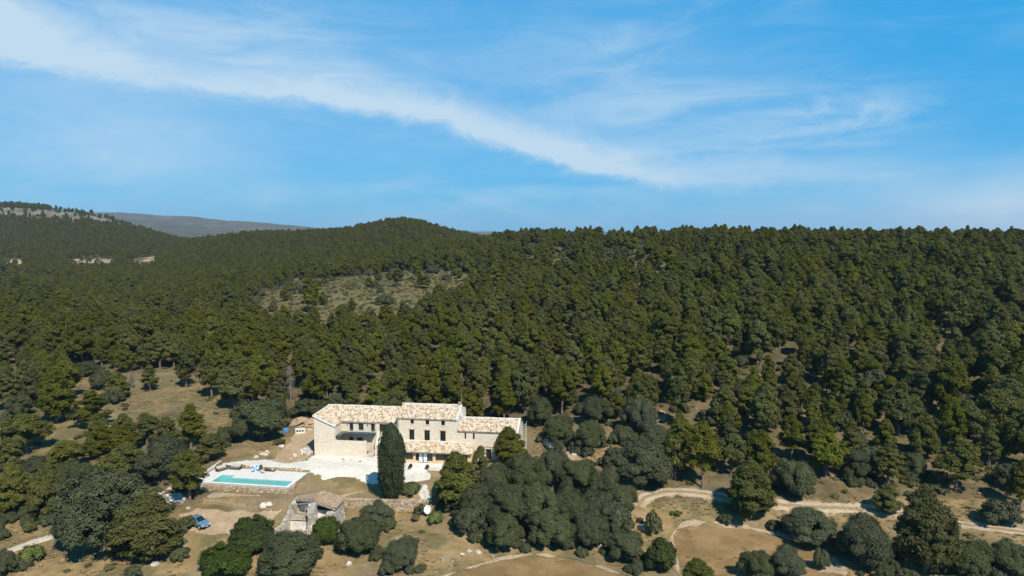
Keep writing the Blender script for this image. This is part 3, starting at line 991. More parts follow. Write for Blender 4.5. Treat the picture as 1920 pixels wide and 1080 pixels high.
# ---------------------------------------------------------------- building helpers
def roof_sheet(name, parent, fn, S, T, keep=None, tw=0.23, th=0.42, seed=1, mat='tile'):
    """barrel-tiled slope: fn(s,t) -> point of the plane, s along the eave, t up the slope"""
    cols, rows = max(4, int(S / tw)) * 4, max(2, int(T / th)) * 2
    s = np.linspace(0, S, cols + 1)
    t = np.linspace(0, T, rows + 1)
    SS, TT = np.meshgrid(s, t)
    prof = np.abs(np.sin(math.pi * SS / tw)) * 0.085
    lip = 0.045 * (1 - np.mod(TT / th + 0.5 * np.mod(np.floor(SS / tw), 2), 1.0))
    base = fn(SS, TT)
    sag = fbm(SS / 2.5, TT / 2.5, seed) * 0.10
    jit = fbm(np.floor(SS / tw) * 3.7, np.floor(TT / th) * 5.1, seed + 3, 1) * 0.05
    Z = base[2] + prof + lip + sag + jit + 0.02
    V = np.stack([base[0] + np.zeros_like(SS), base[1] + np.zeros_like(SS), Z], -1).reshape(-1, 3)
    ii = np.arange(V.shape[0]).reshape(SS.shape)
    q = np.ones((rows, cols), bool)
    if keep is not None:
        sc, tc_ = (s[:-1] + s[1:]) / 2, (t[:-1] + t[1:]) / 2
        A, B = np.meshgrid(sc, tc_)
        q = keep(A, B)
    fs = np.stack([ii[:-1, :-1][q], ii[:-1, 1:][q], ii[1:, 1:][q], ii[1:, :-1][q]], -1)
    me_ = np_mesh(name, V, fs, M[mat])
    uvl = me_.uv_layers.new(name='UVMap')
    lv = np.empty(len(me_.loops), np.int32)
    me_.loops.foreach_get('vertex_index', lv)
    # nudge towards the face centre so that every face falls into one tile
    uu, vv = (SS / tw).ravel()[lv], (TT / th).ravel()[lv]
    u4, v4 = uu.reshape(-1, 4), vv.reshape(-1, 4)
    u4 = u4 + (u4.mean(1, keepdims=True) - u4) * 0.02
    v4 = v4 + (v4.mean(1, keepdims=True) - v4) * 0.02
    uvl.data.foreach_set('uv', np.stack([u4.ravel(), v4.ravel()], -1).astype(np.float32).ravel())
    o = link(name, me_, parent)
    return o


def wall_panel(mb, a0, a1, z0, z1, b, holes=(), depth=0.32):
    """upright wall in the plane y = b looking towards -y, with recessed openings"""
    xs = sorted({a0, a1, *[h[0] for h in holes], *[h[1] for h in holes]})
    zs = sorted({z0, z1, *[h[2] for h in holes], *[h[3] for h in holes]})
    for i in range(len(xs) - 1):
        for j in range(len(zs) - 1):
            cx, cz = (xs[i] + xs[i + 1]) / 2, (zs[j] + zs[j + 1]) / 2
            if any(h[0] < cx < h[1] and h[2] < cz < h[3] for h in holes):
                continue
            mb.add([(xs[i], b, zs[j]), (xs[i + 1], b, zs[j]), (xs[i + 1], b, zs[j + 1]), (xs[i], b, zs[j + 1])], [(0, 1, 2, 3)])
    for (x0, x1, y0, y1) in holes:
        mb.add([(x0, b, y0), (x1, b, y0), (x1, b, y1), (x0, b, y1), (x0, b + depth, y0), (x1, b + depth, y0), (x1, b + depth, y1), (x0, b + depth, y1)],
               [(0, 4, 5, 1), (3, 2, 6, 7), (0, 3, 7, 4), (1, 5, 6, 2)])


def window(root, x0, x1, z0, z1, b, mull=1, sill=None, lintel=None, name='window', depth=0.3, bar=0.06):
    f = MB()
    y0, y1 = b + depth - 0.14, b + depth - 0.04
    f.bx(x0, x0 + bar, y0, y1, z0, z1)
    f.bx(x1 - bar, x1, y0, y1, z0, z1)
    f.bx(x0 + bar, x1 - bar, y0, y1, z1 - bar, z1)
    f.bx(x0 + bar, x1 - bar, y0, y1, z0, z0 + bar)
    for k in range(mull):
        c = x0 + (x1 - x0) * (k + 1) / (mull + 1)
        f.bx(c - 0.025, c + 0.025, y0 + 0.004, y1 - 0.004, z0 + bar, z1 - bar)
    o = f.build(name, M['dark_metal'], root)
    p = MB()
    p.bx(x0 + 0.01, x1 - 0.01, y0 + 0.06, y0 + 0.075, z0 + 0.01, z1 - 0.01)
    p.build('pane', M['glass'], o)
    if sill:
        s_ = MB()
        s_.bx(x0 - 0.08, x1 + 0.08, b - 0.09, b + 0.16, z0 - 0.09, z0 - 0.003)
        s_.build('sill', M['white_paint'] if sill == 'white' else M['stone'], o)
    if lintel:
        s_ = MB()
        s_.bx(x0 - 0.26, x1 + 0.2, b - 0.035, b + 0.12, z1 + 0.004, z1 + 0.14)
        s_.build('lintel', M['timber'], o)
    return o


def rubble(mb, p0, p1, zb, zt0, zt1, thick, sl=0.36, sh=0.2, seed=0, faces=(1, 1), mi=1, cap=True, core=0):
    """a wall of uneven stones: a core and single blocks standing proud on its faces"""
    rr = random.Random(seed)
    p0, p1 = np.array(p0, float), np.array(p1, float)
    L = np.linalg.norm(p1 - p0)
    d = (p1 - p0) / L
    n = np.array([d[1], -d[0]])
    yaw = math.atan2(d[1], d[0])
    ht = thick / 2 - 0.05
    vs = []
    for s, zt in ((0.02, zt0), (L - 0.02, zt1)):
        for k in (-ht, ht):
            q = p0 + d * s + n * k
            vs += [(q[0], q[1], zb), (q[0], q[1], zt - 0.06)]
    mb.add(vs, [(0, 1, 3, 2), (4, 6, 7, 5), (0, 4, 5, 1), (2, 3, 7, 6), (1, 5, 7, 3), (0, 2, 6, 4)], core)
    for side, on in ((1, faces[0]), (-1, faces[1])):
        if not on:
            continue
        z = zb
        while z < max(zt0, zt1):
            h = sh * rr.uniform(0.75, 1.3)
            s = -rr.uniform(0, sl * 0.5)
            while s < L:
                l = sl * rr.uniform(0.55, 1.6)
                c = s + l / 2
                ztop = zt0 + (zt1 - zt0) * min(max(c / L, 0), 1)
                if 0 < c < L and z + h * 0.7 < ztop + rr.uniform(-0.05, 0.08):
                    q = p0 + d * c + n * side * (thick / 2 - 0.06 + rr.uniform(-0.02, 0.05))
                    mb.box((q[0], q[1], z + h / 2), (l - 0.03, 0.16, h - 0.025), yaw + rr.uniform(-0.04, 0.04), mi, 0.10)
                s += l
            z += h
    if cap:
        s = 0
        while s < L - 0.05:
            l = sl * rr.uniform(0.8, 1.6)
            c = min(s + l / 2, L)
            ztop = zt0 + (zt1 - zt0) * c / L
            q = p0 + d * c
            mb.box((q[0], q[1], ztop - 0.02 + rr.uniform(-0.02, 0.05)), (l - 0.03, thick * rr.uniform(0.9, 1.08), 0.15), yaw + rr.uniform(-0.06, 0.06), mi, 0.1)
            s += l


# ---------------------------------------------------------------- the stone farmhouse
house = empty('stone_farmhouse', HOUSE_O, -HOUSE_TH)
tag(house, 'long pale stone farmhouse with three stepped tiled roofs on the white yard', 'house')
ZB = -1.8
# left wing and long range behind it
wm = MB()
wm.prism([(0, ZB), (4.06, ZB), (4.06, 5.80), (0, 7.55)], 'y', 0.0, 0.4)
wm.bx(0.0, 0.4, 0.41, 7.5, ZB, 7.55)
wall_panel(wm, 0.41, 4.0, ZB, 5.8, 7.3)
wm.bx(3.66, 4.06, 0.41, 4.6, ZB, 5.80)
rec = [(5.64, 6.40, 3.80, 5.52), (7.45, 8.47, 4.0, 5.48), (9.95, 10.72, 3.82, 5.46), (5.50, 6.35, 1.90, 2.68), (7.11, 8.22, 1.88, 2.66)]
wall_panel(wm, 4.06, 11.0, ZB, 5.9, 3.7, rec)
rp = [(11.7, 13.62, 4.08, 5.50), (11.75, 12.7, 1.3, 2.62), (14.4, 14.75, 5.0, 5.45)]
wall_panel(wm, 11.0, 15.62, ZB, 5.82, 3.5, rp)
wm.add([(11.0, 3.5, ZB), (11.0, 3.7, ZB), (11.0, 3.7, 5.9), (11.0, 3.5, 5.82)], [(0, 1, 2, 3)])
wm.bx(0.0, 15.62, 7.5, 7.85, ZB, 7.55)
o_wall = wm.build('wall', M['ashlar'], house)
for i, h in enumerate(rec):
    window(house, *h, 3.7, 1 if i in (1, 4) else 0, 'white' if i in (0, 2) else None, None, 'balcony_door' if i in (0, 2) else 'window')
window(house, *rp[0], 3.5, 2)
window(house, *rp[1], 3.5, 0)
window(house, *rp[2], 3.5, 0)
# low garden wall with gate, the buttress beside it
gw = MB()
gw.bx(4.07, 10.15, 0.003, 0.38, ZB, 3.02)
gw.bx(9.75, 10.2, -0.05, 0.42, ZB, 3.10)
gw.prism([(3.5, ZB), (1.6, ZB), (1.7, 1.9), (2.6, 3.0), (3.5, 3.9)], 'x', 11.38, 15.6)
gw.build('garden_wall', M['ashlar'], house)
st = MB()
for k in range(7):
    st.bx(10.22, 11.36, 0.3 + k * 0.42, 3.4, ZB, 0.15 + k * 0.18 - 0.001 * k)
st.build('steps', M['boulder'], house)
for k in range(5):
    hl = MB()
    hl.bx(0.55 + k * 0.62, 0.68 + k * 0.62, -0.004, 0.1, 2.55, 2.72)  # solid block set into the wall, its dark colour paints the hole's shade
    hl.build('putlog_hole', M['hole_shade'], house)
# balcony wrapping round the court
bl = MB()
bl.bx(4.07, 10.99, 2.35, 3.69, 3.52, 3.76)
bl.bx(4.07, 4.95, 0.45, 2.34, 3.52, 3.76)
blo = bl.build('balcony', M['dark_metal'], house)
rl = MB()
for x in np.linspace(5.0, 10.9, 11):
    rl.tube((x, 2.4, 3.76), (x, 2.4, 4.55), 0.012, n=4)
for y in np.linspace(0.5, 2.3, 5):
    rl.tube((4.9, y, 3.76), (4.9, y, 4.55), 0.012, n=4)
rl.tube((4.9, 2.4, 4.55), (10.95, 2.4, 4.55), 0.018, n=4)
rl.tube((4.9, 0.45, 4.55), (4.9, 2.4, 4.55), 0.018, n=4)
rl.build('railing', M['grey_metal'], blo)
# central block
cm = MB()
cw = [(18.18, 18.83, 6.02, 6.92), (21.11, 21.82, 5.97, 6.89), (24.14, 24.87, 5.92, 6.85), (17.89, 18.90, 2.92, 4.92), (20.85, 21.91, 2.90, 4.88), (23.92, 24.98, 2.88, 4.86)]
wall_panel(cm, 15.63, 27.2, ZB, 7.12, 2.5, cw)
cm.prism([(2.5, ZB), (11.5, ZB), (11.5, 7.1), (7.0, 8.62), (2.5, 7.1)], 'x', 15.62, 15.9)
cm.prism([(2.503, ZB), (11.5, ZB), (11.5, 7.1), (7.0, 8.62), (2.503, 7.1)], 'x', 26.9, 27.2)
cm.bx(15.91, 26.89, 11.2, 11.5, ZB, 7.1)
cm.build('wall', M['ashlar'], house)
for i, h in enumerate(cw):
    window(house, *h, 2.5, 1 if i > 2 else 0, 'white' if i < 3 else None, i > 2)
# right wing
rm = MB()
rw = [(28.58, 28.90, 3.41, 4.65), (30.17, 30.53, 3.41, 4.63), (32.69, 33.72, -0.35, 1.63)]
wall_panel(rm, 27.21, 38.6, ZB, 4.98, 2.7, rw)
rm.prism([(2.703, ZB), (11.3, ZB), (11.3, 4.95), (7.0, 6.28), (2.703, 4.95)], 'x', 38.3, 38.6)
rm.bx(27.21, 38.29, 11.0, 11.3, ZB, 4.95)
rm.build('wall', M['ashlar'], house)
window(house, *rw[0], 2.7, 0)
window(house, *rw[1], 2.7, 0)
window(house, *rw[2], 2.7, 0, None, None, 'door')
arch = MB()
for k in range(9):
    t = k / 8
    arch.box((31.95 + 2.0 * t, 2.66, 2.02 + 0.12 * math.sin(math.pi * t)), (0.3, 0.12, 0.14), 0, 0, 0.1)
arch.build('relieving_arch', M['stone'], house)
# glazed porch along the front
pm = MB()
pw = [(17.9, 19.36, 0.03, 1.36), (19.84, 23.11, -0.50, 1.36), (23.63, 26.80, 0.05, 1.36), (27.3, 29.7, 0.05, 1.36)]
wall_panel(pm, 16.4, 30.4, ZB, 1.52, -0.3, pw)
pm.prism([(-0.3, ZB), (2.49, ZB), (2.49, 2.60), (-0.3, 1.52)], 'x', 16.3, 16.399)
pm.prism([(-0.3, ZB), (2.49, ZB), (2.49, 2.60), (-0.3, 1.52)], 'x', 30.401, 30.5)
pm.build('porch_wall', M['ochre'], house)
for i, h in enumerate(pw):
    if i == 1:
        continue
    window(house, *h, -0.3, 2, None)
window(house, 20.95, 23.11 - 0.02, -0.14, 1.36, -0.3, 1)
window(house, 19.84, 20.4, -0.14, 1.36, -0.3, 0)
for x0, x1 in ((22.1, 23.11), (19.84, 20.4)):
    inf = MB()
    inf.bx(x0, x1, -0.28, -0.05, -0.5, -0.15)
    inf.build('apron_wall', M['ochre'], house)
dr = MB()
for x0 in (20.42, 21.26):
    dr.bx(x0, x0 + 0.07, -0.16, -0.08, -0.5, 1.34)
    dr.bx(x0 + 0.75, x0 + 0.82, -0.16, -0.08, -0.5, 1.34)
    dr.bx(x0 + 0.07, x0 + 0.75, -0.16, -0.08, -0.5, -0.40)
    dr.bx(x0 + 0.07, x0 + 0.75, -0.16, -0.08, 1.25, 1.34)
dro = dr.build('front_door', M['dark_metal'], house)
for x0 in (20.49, 21.33):
    pp = MB()
    pp.bx(x0, x0 + 0.68, -0.125, -0.115, -0.4, 1.25)
    pp.build('curtained_pane', M['lamp_glass'], dro)
ter = MB()
ter.bx(16.4, 30.2, -2.5, -0.31, ZB, -0.52)
ter.bx(19.6, 22.6, -3.0, -2.51, ZB, -0.68)
ter.bx(19.4, 22.8, -3.45, -3.01, ZB, -0.84)
ter.build('terrace', M['white_paint'], house)

# roofs
SL = 0.45
roof_l = MB()
roof_l.add([(4.0, 3.42, 5.72), (15.6, 3.42, 5.72), (15.6, 7.85, 7.66), (-0.1, 7.85, 7.66)], [(0, 1, 2, 3)])
roof_l.add([(-0.12, -0.12, 7.60), (4.15, -0.12, 5.70), (4.15, 3.4, 5.70), (-0.12, 7.6, 7.60)], [(0, 1, 2, 3)])
roof_l.bx(4.1, 15.6, 3.40, 3.47, 5.66, 5.86)
roof_l.bx(4.1, 4.17, -0.1, 3.39, 5.64, 5.80)
ro = roof_l.build('roof', M['stone'], house)
t1 = roof_sheet('tile_covering', ro, lambda s, t: (s - 0.1, 3.38 + t, 5.80 + t * SL), 15.72, 4.45, lambda s, t: (s - 0.1) + (3.38 + t) > 7.5, seed=5)
t2 = roof_sheet('tile_covering', ro, lambda s, t: (4.2 - t, -0.15 + s, 5.76 + t * SL), 7.7, 4.35, lambda s, t: (4.2 - t) + (-0.15 + s) <= 7.6, seed=6)
vg = MB()
vg.add([(-0.2, -0.22, 7.58), (-0.2, -0.22, 7.74), (4.25, -0.22, 5.86), (4.25, -0.22, 5.66), (-0.2, -0.05, 7.58), (-0.2, -0.05, 7.78), (4.25, -0.05, 5.90), (4.25, -0.05, 5.66)],
       [(0, 3, 2, 1), (4, 5, 6, 7), (1, 2, 6, 5), (0, 4, 7, 3), (0, 1, 5, 4), (2, 3, 7, 6)])
vg.bx(-0.2, 0.02, -0.04, 7.7, 7.60, 7.84)
for k in range(34):
    vg.box((-0.05 + k * 0.46, 7.85, 7.84 + rnd.uniform(-0.02, 0.03)), (0.47, 0.3, 0.16), rnd.uniform(-0.05, 0.05), 0, 0.08)
vg.build('verge', M['white_paint'], ro)
roof_c = MB()
roof_c.prism([(2.3, 7.02), (7.0, 8.66), (11.7, 7.02), (11.7, 7.08), (7.0, 8.72), (2.3, 7.08)], 'x', 15.55, 27.25)
roof_c.bx(15.6, 27.2, 2.32, 2.42, 6.98, 7.14)
roc = roof_c.build('roof', M['stone'], house)
roof_sheet('tile_covering', roc, lambda s, t: (15.45 + s, 2.22 + t, 7.09 + t * 0.347), 11.75, 4.8, seed=8)
roof_sheet('tile_covering', roc, lambda s, t: (15.45 + s, 11.78 - t, 7.09 + t * 0.347), 11.75, 4.8, seed=9)
vc = MB()
for k in range(26):
    vc.box((15.6 + k * 0.455, 7.0, 8.83 + rnd.uniform(-0.02, 0.03)), (0.46, 0.34, 0.16), rnd.uniform(-0.04, 0.04), 0, 0.08)
vc.add([(27.0, 2.2, 7.08), (27.32, 2.2, 7.08), (27.32, 7.0, 8.74), (27.0, 7.0, 8.74), (27.0, 2.2, 7.32), (27.32, 2.2, 7.32), (27.32, 7.0, 8.98), (27.0, 7.0, 8.98)],
       [(0, 1, 5, 4), (1, 2, 6, 5), (2, 3, 7, 6), (3, 0, 4, 7), (4, 5, 6, 7)])
vc.bx(27.205, 27.26, 2.56, 6.9, 5.4, 7.1)
vc.add([(27.23, 2.52, 7.1), (27.23, 11.4, 7.1), (27.23, 7.0, 8.6)], [(0, 1, 2)])
vc.build('verge', M['white_paint'], roc)
ch = MB()
ch.bx(26.62, 27.2, 6.7, 7.3, 8.3, 9.3)
ch.bx(26.57, 27.25, 6.65, 7.35, 9.305, 9.4)
cho = ch.build('chimney', M['terracotta'], roc)
mast = MB()
mast.tube((27.12, 7.45, 8.6), (27.12, 7.45, 12.0), 0.018, 0.008, 5)
mast.tube((27.0, 7.45, 9.6), (27.5, 7.45, 9.6), 0.012, n=4)
mast.build('mast', M['grey_metal'], roc)
bxs = MB()
bxs.bx(27.27, 27.75, 5.0, 5.5, 7.2, 7.75)
bxs.bx(27.27, 27.55, 5.6, 6.2, 7.8, 8.2)
bxs.tube((27.9, 5.2, 6.2), (27.9, 5.2, 7.9), 0.02, n=5)
bxs.tube((27.6, 5.2, 7.6), (28.4, 5.2, 7.6), 0.015, n=4)
bxs.build('aerial_box', M['white_paint'], roc)
roof_r = MB()
roof_r.prism([(2.5, 4.86), (7.0, 6.32), (11.5, 4.86), (11.5, 4.92), (7.0, 6.38), (2.5, 4.92)], 'x', 27.28, 38.75)
roof_r.bx(27.3, 38.7, 2.52, 2.62, 4.80, 4.98)
ror = roof_r.build('roof', M['stone'], house)
roof_sheet('tile_covering', ror, lambda s, t: (27.22 + s, 2.4 + t, 4.93 + t * 0.317), 11.45, 4.6, seed=12)
roof_sheet('tile_covering', ror, lambda s, t: (27.22 + s, 11.6 - t, 4.93 + t * 0.317), 11.45, 4.6, seed=13)
vr = MB()
for k in range(25):
    vr.box((27.5 + k * 0.455, 7.0, 6.46 + rnd.uniform(-0.02, 0.03)), (0.46, 0.34, 0.16), rnd.uniform(-0.04, 0.04), 0, 0.08)
vr.add([(38.5, 2.3, 4.94), (38.85, 2.3, 4.94), (38.85, 7.0, 6.42), (38.5, 7.0, 6.42), (38.5, 2.3, 5.16), (38.85, 2.3, 5.16), (38.85, 7.0, 6.64), (38.5, 7.0, 6.64)],
       [(0, 1, 5, 4), (1, 2, 6, 5), (2, 3, 7, 6), (3, 0, 4, 7), (4, 5, 6, 7)])
vr.build('verge', M['white_paint'], ror)
roof_p = MB()
roof_p.add([(16.2, -0.85, 1.58), (30.6, -0.85, 1.58), (30.6, 2.49, 2.66), (16.2, 2.49, 2.66), (16.2, -0.85, 1.52), (30.6, -0.85, 1.52), (30.6, 2.49, 2.60), (16.2, 2.49, 2.60)],
           [(0, 1, 2, 3), (4, 7, 6, 5), (0, 4, 5, 1), (1, 5, 6, 2), (0, 3, 7, 4)])
rop = roof_p.build('porch_roof', M['timber'], house)
roof_sheet('tile_covering', rop, lambda s, t: (16.15 + s, -0.93 + t, 1.60 + t * 0.322), 14.5, 3.4, seed=15)
fl = MB()
fl.bx(16.1, 30.6, 2.30, 2.495, 2.66, 2.86)
fl.build('flashing', M['white_paint'], rop)
for o in list(bpy.data.objects):
    if o.name.startswith('tile_covering'):
        tag(o, kind='stuff')
# wall lamps
for x, y, z in ((5.3, 3.64, 5.1), (9.3, 3.64, 5.05), (19.6, -0.34, 0.9), (23.37, -0.34, 0.9)):
    lm = MB()
    lm.box((x, y, z), (0.1, 0.1, 0.26))
    lm.box((x, y, z + 0.16), (0.15, 0.15, 0.05))
    lm.build('wall_lamp', M['dark_metal'], house)


def hpt(a, b, z=None, dz=0.0):
    p = HOUSE_O[:2] + H1 * a + H2 * b
    return (float(p[0]), float(p[1]), float(ground_z(p[0], p[1])) + dz if z is None else z)


# scaffold frame at the far end of the right wing
sc_ = empty('scaffold_tower', hpt(39.3, 5.0), -HOUSE_TH)
tag(sc_, 'slim white scaffold tower against the right end of the house', 'scaffold')
for x in (0.0, 0.75):
    for y in (-0.9, 0.9):
        q = MB()
        q.tube((x, y, 0), (x, y, 6.6), 0.035, n=5)
        q.build('upright', M['grey_metal'], sc_)
for k in range(6):
    for y in (-0.9, 0.9):
        q = MB()
        q.tube((0, y, 1.0 + k), (0.75, y, 1.0 + k), 0.025, n=5)
        q.build('rung', M['grey_metal'], sc_)
# shrubs in pots beside the front door
POT_AT = [hpt(19.55, -2.85), hpt(22.7, -2.9, None, 0)]

# ---------------------------------------------------------------- pool terrace
def ppt(a, b, dz=0.0):
    p = POOL_O[:2] + P1 * a + P2 * b
    return (float(p[0]), float(p[1]), POOL_O[2] + dz)


pdk = MB()
aa, bb = [-2.6, 0.4, 2.9, 14.4, 15.0], [0.0, 0.5, 3.0, 4.1, 7.4]
for i in range(4):
    for j in range(4):
        cx, cy_ = (aa[i] + aa[i + 1]) / 2, (bb[j] + bb[j + 1]) / 2
        if (0.4 < cx < 14.4 and 0.5 < cy_ < 3.0) or (0.4 < cx < 2.9 and 3.0 < cy_ < 4.1):
            continue
        pdk.bx(aa[i], aa[i + 1], bb[j], bb[j + 1], -0.3, 0.0)
deck = pdk.build('pool_deck', M['deck'])
deck.location = POOL_O
deck.rotation_euler = (0, 0, -POOL_TH)
tag(deck, 'grey paved deck round the pool', None, None, 'structure')
pool = empty('swimming_pool', POOL_O, -POOL_TH)
tag(pool, 'long turquoise swimming pool with white coping and a step bay', 'swimming pool')
bs = MB()
bs.bx(0.3, 14.5, 0.4, 3.1, -1.45, -1.3)
for (x0, x1, y0, y1) in ((0.3, 0.45, 0.4, 4.2), (14.36, 14.5, 0.4, 3.1), (0.46, 14.35, 0.4, 0.55), (2.86, 14.35, 2.96, 3.1), (2.86, 3.0, 3.11, 4.2), (0.46, 2.85, 4.06, 4.2)):
    bs.bx(x0, x1, y0, y1, -1.29, -0.012)
bs.bx(0.46, 2.85, 2.97, 4.05, -1.29, -0.42)
bs.build('basin', M['liner'], pool)
cp = MB()
for (x0, x1, y0, y1) in ((0.0, 14.8, -0.05, 0.48), (14.42, 14.8, 0.49, 3.3), (2.95, 14.41, 3.03, 3.3), (0.02, 0.38, 0.49, 4.4), (0.39, 2.94, 4.13, 4.4)):
    cp.bx(x0, x1, y0, y1, 0.004, 0.05)
cp.build('coping', M['white_paint'], pool)
wt_ = MB()
wt_.add([(0.451, 0.551, -0.12), (14.359, 0.551, -0.12), (14.359, 2.959, -0.12), (2.861, 2.959, -0.12), (2.861, 4.059, -0.12), (0.451, 4.059, -0.12)], [(0, 1, 2, 3, 4, 5)])
wt_.build('water', M['water'], pool)
ld = MB()
for x in (9.0, 9.45):
    ld.path([(x, 3.25, 0.05), (x, 3.2, 0.7), (x, 2.85, 0.75), (x, 2.8, -0.6)], [0.02] * 4, 5)
ld.build('ladder', M['grey_metal'], pool)
prw = empty('pool_retaining_wall', POOL_O, -POOL_TH)
tag(prw, 'tan rubble retaining wall along the front of the pool', 'wall')
q = MB()
rubble(q, (-2.0, 0.12), (15.2, 0.12), -1.75, -0.32, -0.32, 0.5, 0.42, 0.2, 3, (1, 0), 1, False)
rubble(q, (15.0, 0.0), (15.0, 7.3), -1.6, -0.32, -0.32, 0.5, 0.42, 0.2, 4, (1, 0), 1, False)
q.build('stonework', [M['stone'], M['stone']], prw)['kind'] = 'stuff'
lew = empty('low_stone_wall', POOL_O, -POOL_TH)
tag(lew, 'low stone wall at the back of the pool deck, behind the loungers', 'wall')
q = MB()
rubble(q, (3.0, 7.6), (13.4, 7.75), -1.0, 0.38, 0.40, 0.45, 0.4, 0.18, 5, (1, 0), 1, True)
q.build('stonework', [M['stone'], M['stone']], lew)['kind'] = 'stuff'
wpw = empty('white_parapet_wall', POOL_O, -POOL_TH)
tag(wpw, 'low white rendered wall along the left side of the pool deck', 'wall')
q = MB()
rubble(q, (-2.75, 0.3), (-3.3, 9.6), -1.5, 0.30, 0.55, 0.3, 3, 2.5, 5, (0, 0), 0, False)
q.build('render', M['white_paint'], wpw)


M['dark_cushion'] = mottled('grey_cushion', (0.16, 0.15, 0.13), (0.21, 0.20, 0.17), 2.0, bmp=0.1)


def sofa(loc, rz, label, length=2.0):
    r = empty('wicker_sofa', loc, rz)
    tag(r, label, 'sofa', 'wicker sofas by the pool')
    h = length / 2
    q = MB(); q.bx(-h, h, -0.42, 0.42, 0.08, 0.34); q.build('seat_base', M['wicker'], r)
    q = MB(); q.bx(-h, h, 0.30, 0.45, 0.345, 0.82); q.build('backrest', M['wicker'], r)
    for s in (-1, 1):
        q = MB(); q.bx(s * h - 0.07, s * h + 0.07, -0.44, 0.29, 0.345, 0.62); q.build('armrest', M['wicker'], r)
        for y in (-0.36, 0.36):
            q = MB(); q.bx(s * (h - 0.1) - 0.03, s * (h - 0.1) + 0.03, y - 0.03, y + 0.03, 0, 0.079); q.build('leg', M['dark_metal'], r)
    n = 3
    for k in range(n):
        x0 = -h + 0.09 + (length - 0.18) * k / n
        x1 = -h + 0.09 + (length - 0.18) * (k + 1) / n - 0.03
        q = MB(); q.bx(x0, x1, -0.40, 0.14, 0.345, 0.47); q.build('seat_cushion', M['dark_cushion'], r)
        q = MB(); q.box(((x0 + x1) / 2, 0.22, 0.66), (x1 - x0, 0.13, 0.42), 0, 0, 0, (R(-10), 0)); q.build('back_cushion', M['cushion'], r)
    return r


sofa(ppt(1.2, 7.0, 0.0), -POOL_TH, 'wicker sofa with pale cushions facing the pool, back of the deck', 2.1)
sofa(ppt(-0.9, 6.0, 0.0), -POOL_TH + R(62), 'dark wicker sofa turned sideways beside the white pool wall', 2.0)
# low daybed, chair, parasol, stools on the deck
lg = empty('sun_lounger', ppt(7.95, 6.95), -POOL_TH)
tag(lg, 'low dark sun lounger before the stone wall of the pool deck', 'sun lounger')
q = MB(); q.bx(-0.95, 0.95, -0.32, 0.32, 0.2, 0.28); q.build('frame', M['wicker'], lg)
q = MB(); q.box((-0.68, 0, 0.42), (0.7, 0.6, 0.07), 0, 0, 0, (0, R(28))); q.build('backrest', M['wicker'], lg)
for x in (-0.8, 0.8):
    for y in (-0.28, 0.28):
        q = MB(); q.bx(x - 0.03, x + 0.03, y - 0.03, y + 0.03, 0, 0.199); q.build('leg', M['dark_metal'], lg)
q = MB(); q.box((0.55, 0.0, 0.34), (0.4, 0.35, 0.12), 0.2); q.build('towel', M['cushion'], lg)
chr_ = empty('garden_chair', ppt(6.15, 6.9), -POOL_TH + R(15))
tag(chr_, 'dark garden chair standing beside the blue parasol', 'chair')
q = MB(); q.bx(-0.27, 0.27, -0.27, 0.27, 0.40, 0.45); q.build('seat', M['wicker'], chr_)
q = MB(); q.box((0, 0.29, 0.72), (0.54, 0.05, 0.55), 0, 0, 0, (R(-10), 0)); q.build('backrest', M['wicker'], chr_)
for x in (-0.23, 0.23):
    for y in (-0.23, 0.23):
        q = MB(); q.bx(x - 0.025, x + 0.025, y - 0.025, y + 0.025, 0, 0.399); q.build('leg', M['dark_metal'], chr_)
par = empty('beach_parasol', ppt(5.35, 6.5), -POOL_TH)
par.rotation_euler = (R(62), R(8), -POOL_TH + R(20))
par.location.z += 0.42
tag(par, 'blue and white parasol lying tipped over on the pool deck', 'parasol')
q = MB(); q.tube((0, 0, -0.9), (0, 0, 0.62), 0.025, n=6); q.build('pole', M['white_paint'], par)
for k in range(8):
    t0, t1 = 2 * math.pi * k / 8, 2 * math.pi * (k + 1) / 8
    q = MB()
    apex, r1_, z1_ = (0, 0, 0.50), 0.66, 0.24
    q.add([apex, (r1_ * math.cos(t0), r1_ * math.sin(t0), z1_), (r1_ * 0.96 * math.cos((t0 + t1) / 2), r1_ * 0.96 * math.sin((t0 + t1) / 2), z1_ + 0.03), (r1_ * math.cos(t1), r1_ * math.sin(t1), z1_)],
          [(0, 1, 2), (0, 2, 3)])
    q.add([(p[0] * 0.995, p[1] * 0.995, p[2] - 0.012) for p in q.v[:4]], [(0, 2, 1), (0, 3, 2)])
    q.build('canopy_panel', M['blue_cloth'] if k % 2 else M['pale_blue'], par)
for i, (a, b, w_, lab) in enumerate(((6.75, 6.2, 0.55, 'low pale stool on the deck, nearer the parasol'), (7.25, 5.7, 0.5, 'low pale stool on the deck, nearer the pool'))):
    tb = empty('garden_stool', ppt(a, b), -POOL_TH + i)
    tag(tb, lab, 'stool', 'stools on the pool deck')
    q = MB(); q.bx(-w_ / 2, w_ / 2, -w_ / 2, w_ / 2, 0.3, 0.38); q.build('seat', M['cushion'], tb)
    for x in (-1, 1):
        for y in (-1, 1):
            q = MB(); q.bx(x * w_ * 0.4 - 0.03, x * w_ * 0.4 + 0.03, y * w_ * 0.4 - 0.03, y * w_ * 0.4 + 0.03, 0, 0.299); q.build('leg', M['timber'], tb)

